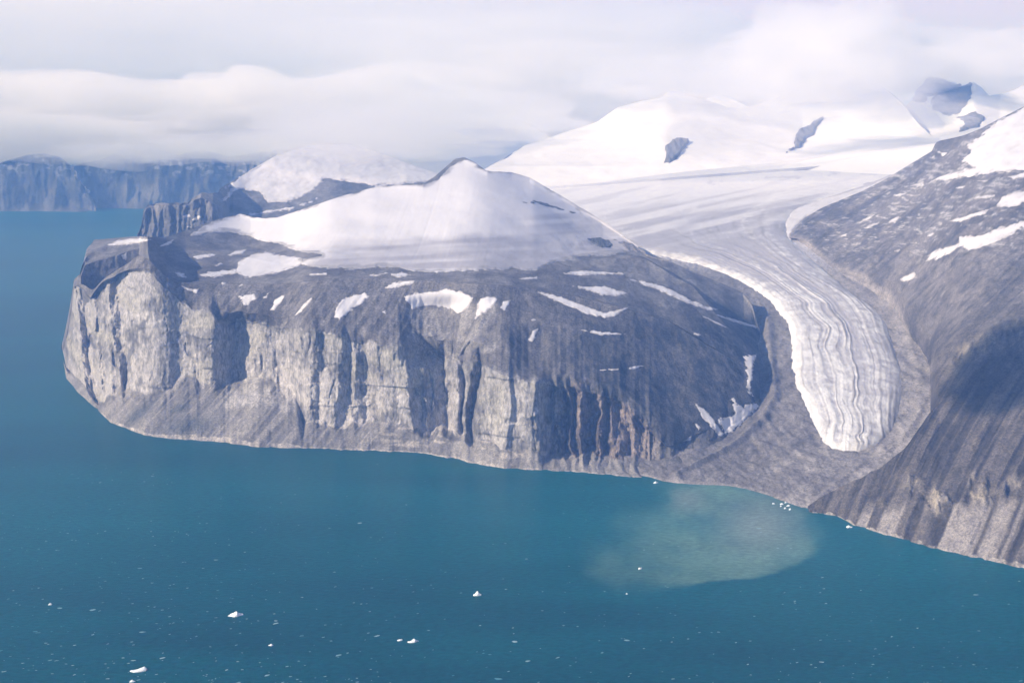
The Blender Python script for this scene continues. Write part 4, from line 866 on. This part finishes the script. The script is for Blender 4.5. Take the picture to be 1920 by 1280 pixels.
MP = [
 ("big ragged snow band across the right-hand mountain at the frame edge", [(1736, 491), (1750, 473), (1797, 457), (1800, 443), (1830, 443), (1920, 413), (1990, 385), (1990, 405), (1920, 427), (1870, 453), (1820, 468), (1800, 464), (1780, 478)], 3),
 ("tapering snow strip above the big ragged band", [(1782, 414), (1813, 403), (1854, 392), (1848, 400), (1800, 416)], 1.5),
 ("bright snow patch at the frame edge above the big ragged band", [(1866, 388), (1880, 367), (1925, 355), (1985, 340), (1985, 362), (1920, 378), (1907, 388)], 2),
 ("thin snow dash under the upper snow slope, right of centre", [(1819, 371), (1850, 366), (1875, 364), (1850, 373)], 1),
 ("small snow patch in the middle of the brown upper slope", [(1659, 418), (1677, 409), (1688, 404), (1678, 418)], 1.2),
 ("slanting snow dash left of the small middle patch", [(1609, 419), (1625, 408), (1644, 399), (1628, 413)], 1),
 ("lower snow dash left of the small middle patch", [(1619, 428), (1632, 421), (1648, 418), (1632, 427)], 1),
 ("leftmost snow fleck on the brown slope by the glacier bend", [(1576, 443), (1590, 436), (1586, 443)], 0.8),
 ("snow fleck between the middle patch and the tapering strip, lower one", [(1735, 443), (1753, 436), (1746, 444)], 0.8),
 ("snow fleck between the middle patch and the tapering strip, upper one", [(1740, 429), (1755, 424), (1752, 430)], 0.8),
 ("snow fleck below the small middle patch", [(1674, 471), (1692, 466), (1685, 472)], 0.8),
 ("jagged snow pair on the gully lip above the glacier's right margin", [(1682, 526), (1697, 516), (1714, 512), (1718, 520), (1703, 526)], 2.5),
 ("wide snow slope covering the top of the right-hand mountain", [(2540, 60), (2540, 250), (1990, 312), (1920, 320), (1873, 321), (1840, 328), (1763, 338), (1738, 342), (1763, 330), (1827, 314), (1803, 302), (1820, 283), (1813, 273), (1847, 248), (1864, 231), (1920, 203)], 3),
 ("snow fleck at the left tip of the wide upper snow slope", [(1706, 349), (1733, 339), (1731, 348)], 1),
 ("snow dash just under the wide upper snow slope, left one", [(1792, 353), (1814, 346), (1806, 354)], 0.8),
 ("snow dash just under the wide upper snow slope, right one", [(1822, 339), (1864, 337), (1850, 341)], 0.8),
 ("snow spot on the rocky spur above the glacier basin, right one", [(1756, 284), (1778, 286), (1768, 293)], 1),
 ("snow spot on the rocky spur above the glacier basin, left one", [(1742, 297), (1753, 292), (1752, 298)], 0.8),
 ("snow dash high on the brown slope below the left tip", [(1670, 366), (1700, 362), (1688, 368)], 0.8),
 ("snow dash beside the frame edge below the upper snow slope", [(1890, 332), (1925, 322), (1925, 331), (1900, 336)], 1),
]
for k, (lb, po, wb) in enumerate(MP):
    o = overlay(MS, po, "snow_patch", M_SNOW, 3.0, wb, 34, MS_VIS, seed=900 + 3 * k, slope=0.9)
    if o: props(o, lb, "snow patch", G2)
o = overlay(VF, [(1477, 472), (1472, 417), (1488, 392), (1547, 371), (1630, 348), (1660, 335), (1720, 300), (1730, 304), (1680, 338), (1610, 368), (1550, 390), (1512, 408), (1486, 432), (1484, 465)], "snow_bank", M_SNOW, 7.0, 1.2, 90, (VF.mark["outwash"][1], VF.P.shape[0]), seed=980)
if o: props(o, "white snow bank curving along the glacier's upper right margin", "snow bank")
RK = [
 (SM1, "dark rock outcrop low on the bright snow mountain", [(1246, 304), (1250, 275), (1260, 262), (1280, 261), (1292, 268), (1283, 280), (1270, 297), (1256, 306)], 30),
 (SM2, "dark rock rib standing out of the snow above the glacier basin", [(1474, 286), (1492, 278), (1490, 258), (1508, 238), (1530, 230), (1545, 220), (1532, 240), (1528, 252), (1510, 262), (1500, 276)], 30),
 (SM3, "big dark rock face under the right-hand peak", [(1745, 190), (1752, 180), (1775, 180), (1803, 163), (1822, 156), (1822, 178), (1812, 200), (1795, 214), (1775, 217), (1752, 206)], 30),
 (SM3, "grey shaded rock flank of the pointed peak", [(1712, 190), (1722, 168), (1740, 146), (1770, 149), (1800, 162), (1775, 178), (1750, 181), (1735, 186)], 14),
 (SM3, "small dark outcrop left of the pointed peak's rock face", [(1708, 184), (1722, 178), (1740, 184), (1738, 192), (1712, 191)], 20),
 (SM3, "broken rocks leading down from the peak to the spur", [(1795, 220), (1830, 210), (1850, 222), (1835, 238), (1800, 247), (1806, 232)], 20),
]
for k, (s_, lb, po, th) in enumerate(RK):
    o = overlay(s_, po, "rock_outcrop", M_ROCK, th, 3.0, 120, s_.vis, color=(0.17, 0.165, 0.17), seed=1000 + k, rough=14)
    if o: props(o, lb, "rock", "rocks in the snow")
o = overlay(HL, [(1102, 450), (1110, 447), (1138, 450), (1148, 460), (1140, 468), (1120, 464)], "rock_outcrop", M_ROCK, 12, 2.0, 60, (HL.mark["plateau"][0], HL.mark["dome"][1] + 1), color=(0.13, 0.13, 0.135), seed=1020, rough=5)
if o: props(o, "small dark knoll at the glacier's left edge below the dome", "rock", "rocks in the snow")
o = overlay(HL, [(1146, 448), (1172, 453), (1200, 466), (1215, 476), (1190, 472), (1162, 460)], "rock_outcrop", M_MORAINE, 8, 2.5, 60, (HL.mark["plateau"][0], HL.mark["dome"][1] + 1), color=(0.20, 0.19, 0.195), seed=1021, rough=4)
if o: props(o, "thin dark moraine wedge between the small knoll and the glacier", "rock", "rocks in the snow")
o = overlay(FW1, [(131, 308), (140, 312), (160, 335), (176, 350), (174, 358), (160, 356), (145, 335)], "snow_gully", M_SNOW, 30, 1.5, 100, FW1.vis, color=(0.62, 0.60, 0.58), seed=1030)
if o: props(o, "pale gully streak down the right side of the rounded far headland", "gully")

# ------------------------------------------------------------------ icebergs and brash ice
m = bpy.data.materials.new("berg_ice"); m.use_nodes = True
p = m.node_tree.nodes["Principled BSDF"]; p.inputs["Roughness"].default_value = 0.5
nz = m.node_tree.nodes.new("ShaderNodeTexNoise"); nz.inputs["Scale"].default_value = 0.15; nz.inputs["Detail"].default_value = 5
rp = m.node_tree.nodes.new("ShaderNodeValToRGB"); rp.color_ramp.elements[0].color = (0.72, 0.83, 0.88, 1); rp.color_ramp.elements[1].color = (0.93, 0.94, 0.95, 1); rp.color_ramp.elements[0].position = 0.35; rp.color_ramp.elements[1].position = 0.6
tcx = m.node_tree.nodes.new("ShaderNodeTexCoord"); m.node_tree.links.new(tcx.outputs["Object"], nz.inputs["Vector"]); m.node_tree.links.new(nz.outputs["Fac"], rp.inputs[0]); m.node_tree.links.new(rp.outputs[0], p.inputs["Base Color"])
M_BERG = m
def berg(px, py, wpx, hpx, label, group, seed, peak=0.2, name="iceberg", tilt=0.25):
    """a floating lump: an irregular closed hull with a peak, sunk a little below the water"""
    c = sea_point(np.array(px), np.array(py)); sc = float(c[1]) / FPX / CP * 1.04
    a = wpx * sc / 2; hh = hpx * sc * 0.5; b = a * 0.55
    nr, na = 9, 22; rng = np.random.RandomState(seed)
    th = np.linspace(0, 2 * math.pi, na, endpoint=False)
    rad = 1 + 0.28 * vnoise(np.cos(th) * 1.7 + seed, np.sin(th) * 1.7, seed) + 0.12 * vnoise(np.cos(th) * 4 + seed, np.sin(th) * 4, seed + 1)
    V = []
    for i in range(nr):
        f = i / (nr - 1)                                   # 0 keel, 1 top
        k = [0.8, 1.0, 1.02, 0.97, 0.9, 0.78, 0.6, 0.35, 0.04][i]
        zf = [-0.35, -0.12, 0.06, 0.22, 0.36, 0.48, 0.6, 0.72, 0.78][i]
        x = np.cos(th) * rad * k * a + peak * a * max(f - 0.3, 0); y = np.sin(th) * rad * k * b
        zz = zf * hh * (1 + (0.7 * vnoise(x / a * 1.6 + seed, y / b * 1.2, seed + 2) + 0.25 * vnoise(x / a * 5, y / b * 4 + seed, seed + 3)) * (f > 0.2)) + (f > 0.3) * hh * 0.35 * np.exp(-((x / a - peak) / 0.25) ** 2)
        V.append(np.stack([x, y, zz], -1))
    V = np.concatenate(V); ix = np.arange(nr * na).reshape(nr, na)
    F = [[ix[i, j], ix[i, (j + 1) % na], ix[i + 1, (j + 1) % na], ix[i + 1, j]] for i in range(nr - 1) for j in range(na)]
    o = mesh_from(name, V, np.array(F), M_BERG); o.location = (float(c[0]), float(c[1]), 0); o.rotation_euler = (0, 0, tilt)
    o.data.polygons.foreach_set("use_smooth", np.zeros(len(o.data.polygons), bool))
    return props(o, label, "iceberg" if name == "iceberg" else "ice floe", group)
GB = "icebergs adrift on the sea"
for k, a in enumerate([(442, 1153, 25, 10, "long white iceberg with a small peak, left of centre on the open water", GB, 11, 0.15), (895, 1115, 16, 11, "compact white iceberg nearest the middle of the open water", GB, 12, 0.05),
    (775, 1202, 18, 8, "white iceberg, right one of the low pair near the bottom", GB, 13, 0.2), (750, 1200, 10, 6, "smaller white iceberg, left one of the low pair near the bottom", GB, 14, 0.0),
    (263, 1256, 29, 10, "elongated white iceberg near the bottom left corner", GB, 15, 0.5), (248, 1277, 11, 6, "small iceberg cut by the bottom edge below the elongated one", GB, 16, 0.0),
    (508, 1209, 9, 5, "small iceberg down and right of the long peaked one", GB, 17, 0.2), (1200, 1066, 8, 6, "tiny iceberg floating in the pale sediment plume", GB, 18, 0.0),
    (1592, 988, 12, 7, "white iceberg just off the shore of the right-hand mountain", GB, 19, 0.0), (1229, 905, 9, 6, "small iceberg by the shore where the cliffs meet the beach", GB, 20, 0.0),
    (94, 1133, 8, 5, "tiny iceberg by the left edge of the open water", GB, 21, 0.0), (1175, 1113, 4, 3, "smallest ice speck just below the sediment plume", GB, 22, 0.0)]):
    berg(*a)
GF = "ice floes stranded off the beach"
FN = ["leftmost ice floe of the cluster off the beach, set apart from the rest", "upper left ice floe of the main cluster off the outwash beach", "topmost ice floe of the cluster off the outwash beach", "largest ice floe, on the right of the cluster off the beach", "small middle left ice floe of the cluster off the beach", "lower middle ice floe of the cluster off the beach", "bottom right ice floe of the cluster off the beach"]
FL = [(1450, 944, 5, 3), (1466, 945, 8, 4), (1473, 942, 6, 3), (1478, 948, 9, 4), (1464, 949, 5, 3), (1472, 953, 6, 4), (1481, 955, 7, 4)]
for k, (a, b, c_, d_) in enumerate(FL):
    berg(a, b, c_, d_, FN[k], GF, 40 + k, 0.0, "ice_floe", 0.2 * k)

# ------------------------------------------------------------------ whitecaps: far too many to count
def build_whitecaps():
    rng = np.random.RandomState(5); V = []; F = []
    qx = rng.uniform(-20, 1940, 1500); qy = 1290 - 420 * rng.uniform(0, 1, 1500) ** 1.5
    wl = np.interp(qx, [p_[0] for p_ in C0 + WATER_R[3:]], [p_[1] for p_ in C0 + WATER_R[3:]])
    dens = 0.35 + 0.65 * sst(900, 300, qx); ok = (qy > wl + 14) & (rng.uniform(0, 1, 1500) < dens)
    pts = sea_point(qx[ok], qy[ok])
    for x, y, _ in pts:
        L_ = rng.uniform(2, 6.5) * (2.2 if rng.uniform() < 0.06 else 1); W_ = L_ * rng.uniform(0.3, 0.6); a = 0.3 + rng.uniform(-0.5, 0.5); n = 7
        th = np.linspace(0, 2 * math.pi, n, endpoint=False); r = rng.uniform(0.6, 1.2, n)
        xx = np.cos(th) * r * L_; yy = np.sin(th) * r * W_; b0 = len(V)
        for i in range(n): V.append((x + xx[i] * math.cos(a) - yy[i] * math.sin(a), y + xx[i] * math.sin(a) + yy[i] * math.cos(a), 0.05))
        V.append((x, y, 0.9)); 
        for i in range(n): F.append((b0 + i, b0 + (i + 1) % n, b0 + n))
    mt = bpy.data.materials.new("foam"); mt.use_nodes = True; pp = mt.node_tree.nodes["Principled BSDF"]; pp.inputs["Roughness"].default_value = 0.9
    nn = mt.node_tree.nodes.new("ShaderNodeTexNoise"); nn.inputs["Scale"].default_value = 0.002; rr = mt.node_tree.nodes.new("ShaderNodeValToRGB")
    rr.color_ramp.elements[0].color = (0.06, 0.22, 0.28, 1); rr.color_ramp.elements[1].color = (0.42, 0.55, 0.60, 1); rr.color_ramp.elements[0].position = 0.35; rr.color_ramp.elements[1].position = 0.7
    tq = mt.node_tree.nodes.new("ShaderNodeTexCoord"); mt.node_tree.links.new(tq.outputs["Object"], nn.inputs["Vector"]); nn.inputs["Detail"].default_value = 8
    mt.node_tree.links.new(nn.outputs["Fac"], rr.inputs[0]); mt.node_tree.links.new(rr.outputs[0], pp.inputs["Base Color"])
    o = mesh_from("whitecaps", np.array(V), np.array(F), mt); props(o, "scattered whitecaps flecking the open water", "whitecaps", kind="stuff")
build_whitecaps()

# ------------------------------------------------------------------ clouds and mist
def cloud_mat(name, dens, color=(0.92, 0.875, 1.0), aniso=0.1):
    mt = bpy.data.materials.new(name); mt.use_nodes = True; t = mt.node_tree; t.nodes.clear()
    o = t.nodes.new("ShaderNodeOutputMaterial"); v = t.nodes.new("ShaderNodeVolumePrincipled")
    v.inputs["Color"].default_value = (*color, 1); v.inputs["Density"].default_value = dens; v.inputs["Anisotropy"].default_value = aniso; v.inputs["Absorption Color"].default_value = (1, 1, 1, 1)
    t.links.new(v.outputs[0], o.inputs["Volume"]); return mt
def cloud(name, label, px, py, Y, wpx, hpx, deep, mat, seed, lump=0.35, flat=0.5, kind="stuff", cat="cloud"):
    """a closed lumpy lens of mist; px, py its middle seen from the flight path, sizes in pixels at its distance"""
    z = H - Y * float(tau(py)); c = world(np.array(float(px)), np.array(float(Y)), np.array(z)); sc = Y / FPX
    nr, na = 48, 96
    ph = np.linspace(0.0, math.pi, nr)[:, None]; th = np.linspace(0, 2 * math.pi, na, endpoint=False)[None, :]
    d = np.stack([np.sin(ph) * np.cos(th), np.sin(ph) * np.sin(th), np.cos(ph) + 0 * th], -1)
    k = 2.2
    n = fbm(d[..., 0] * k + seed, d[..., 2] * k * 1.3 + 2.0 * d[..., 1], seed, 5, 0.55)
    r = 1 + lump * n
    V = d * r[..., None] * np.array([wpx * sc / 2, deep / 2, hpx * sc / 2])
    V[..., 2] = np.where(V[..., 2] < 0, V[..., 2] * flat, V[..., 2])
    V[0] = V[0].mean(0); V[-1] = V[-1].mean(0)
    ix = np.arange(nr * na).reshape(nr, na); jx = np.roll(ix, -1, 1)
    F = np.stack([ix[:-1], ix[1:], jx[1:], jx[:-1]], -1).reshape(-1, 4)
    o = mesh_from(name, V.reshape(-1, 3), F, mat); o.location = tuple(float(q) for q in c)
    return props(o, label, cat, kind=kind)
M_CLOUD = cloud_mat("cloud_vapour", 0.0016); M_MIST = cloud_mat("thin_mist", 0.0008); M_HIGH = cloud_mat("high_cloud_vapour", 0.0006); M_VEIL = cloud_mat("veil_mist", 0.00028)
CL = [
 ("low cloud bank lying on the tops of the far fjord walls", 60, 238, 20400, 1000, 190, 5600, M_CLOUD, 3, 0.30, 0.75),
 ("cloud bank between the far fjord walls and the snow dome", 560, 228, 20800, 660, 170, 4600, M_CLOUD, 8, 0.35, 0.75),
 ("grey cloud layer high over the far fjord walls", 250, 118, 31000, 2300, 330, 7000, M_HIGH, 41, 0.2, 0.8),
 ("pale cloud filling the gap left of the bright massif", 930, 205, 24000, 760, 190, 4500, M_HIGH, 71, 0.3, 0.8),
 ("thin lavender veil in front of the bright massif", 1330, 235, 13900, 820, 150, 900, M_VEIL, 73, 0.35, 0.8),
 ("shredded low cloud clinging to the brink of the far fjord walls", 330, 280, 17600, 520, 60, 1300, M_MIST, 68, 0.5, 0.9),
 ("shredded low cloud trailing right along the far fjord walls", 420, 284, 17600, 420, 44, 1200, M_MIST, 69, 0.5, 0.9),
 ("long thin cloud low behind the bright snow mountain", 1150, 150, 26000, 1300, 260, 6000, M_HIGH, 33, 0.4, 0.8),
 ("thin mist drifting behind the summit of the snow dome", 790, 240, 17500, 560, 130, 2600, M_MIST, 14, 0.4, 0.7),
 ("white cloud billowing over the snow mountains", 1570, 110, 18000, 440, 170, 2200, M_CLOUD, 21, 0.5, 0.8),
 ("thin mist veiling the broad snow slope", 1580, 160, 15200, 460, 150, 1500, M_MIST, 22, 0.4, 0.8),
 ("pale mist drifting round the summit of the bright snow mountain", 1290, 150, 17500, 420, 90, 1500, M_MIST, 61, 0.45, 0.8),
 ("thin mist over the rounded snow dome behind the knoll", 660, 252, 13700, 420, 100, 1500, M_MIST, 64, 0.4, 0.8),
 ("thin lavender mist below the pointed peak", 1700, 215, 14600, 300, 70, 900, M_MIST, 66, 0.4, 0.8),
 ("white cloud behind the pointed peak at the right", 1880, 130, 20000, 380, 130, 2600, M_CLOUD, 27, 0.45, 0.8),
]
for a_ in CL: cloud("mist_bank" if a_[7] in (M_MIST, M_VEIL) else "cloud_bank", *a_)
# a cloud overhead, its shadow falling on the right-hand mountain
def shadow_cloud(px, py, dens, wx, wy, wz, rz, seed):
    rr_ = np.arange(MS.P.shape[0])[:, None]; i = np.argmin((MS.qx - px) ** 2 + (MS.qy - py) ** 2 + np.where((rr_ > MS.mark["face"][1]) & (rr_ < MS.mark["hidden2"][1]), 1e9, 0)); P0 = MS.P.reshape(-1, 3)[i]
    c = P0 + sun_dir * (2750 - P0[2]) / sun_dir[2]
    o = cloud("cloud_bank", "small dense cloud overhead that shades the right-hand mountain", 960, 640, 5000, 1, 1, 1, cloud_mat("dense_cloud_vapour", dens), seed, 0.35, 0.6)
    o.location = tuple(float(q) for q in c); o.scale = (wx / (5000 / FPX), wy, wz / (5000 / FPX)); o.rotation_euler = (0, 0, rz)
shadow_cloud(1865, 680, 0.012, 1250, 480, 240, 0.87, 77)

# ------------------------------------------------------------------ haze
V = np.array([(x, y, z) for x in (-165000, 165000) for y in (-25000, 185000) for z in (-12.0, 4200.0)])
F = np.array([(0, 1, 3, 2), (4, 6, 7, 5), (0, 4, 5, 1), (2, 3, 7, 6), (0, 2, 6, 4), (1, 5, 7, 3)])
hz = mesh_from("haze", V, F, cloud_mat("haze_air", 4.2e-5, (0.20, 0.425, 1.0), 0.0)); props(hz, "pale blue haze in the air over the fjord", "haze", kind="stuff")
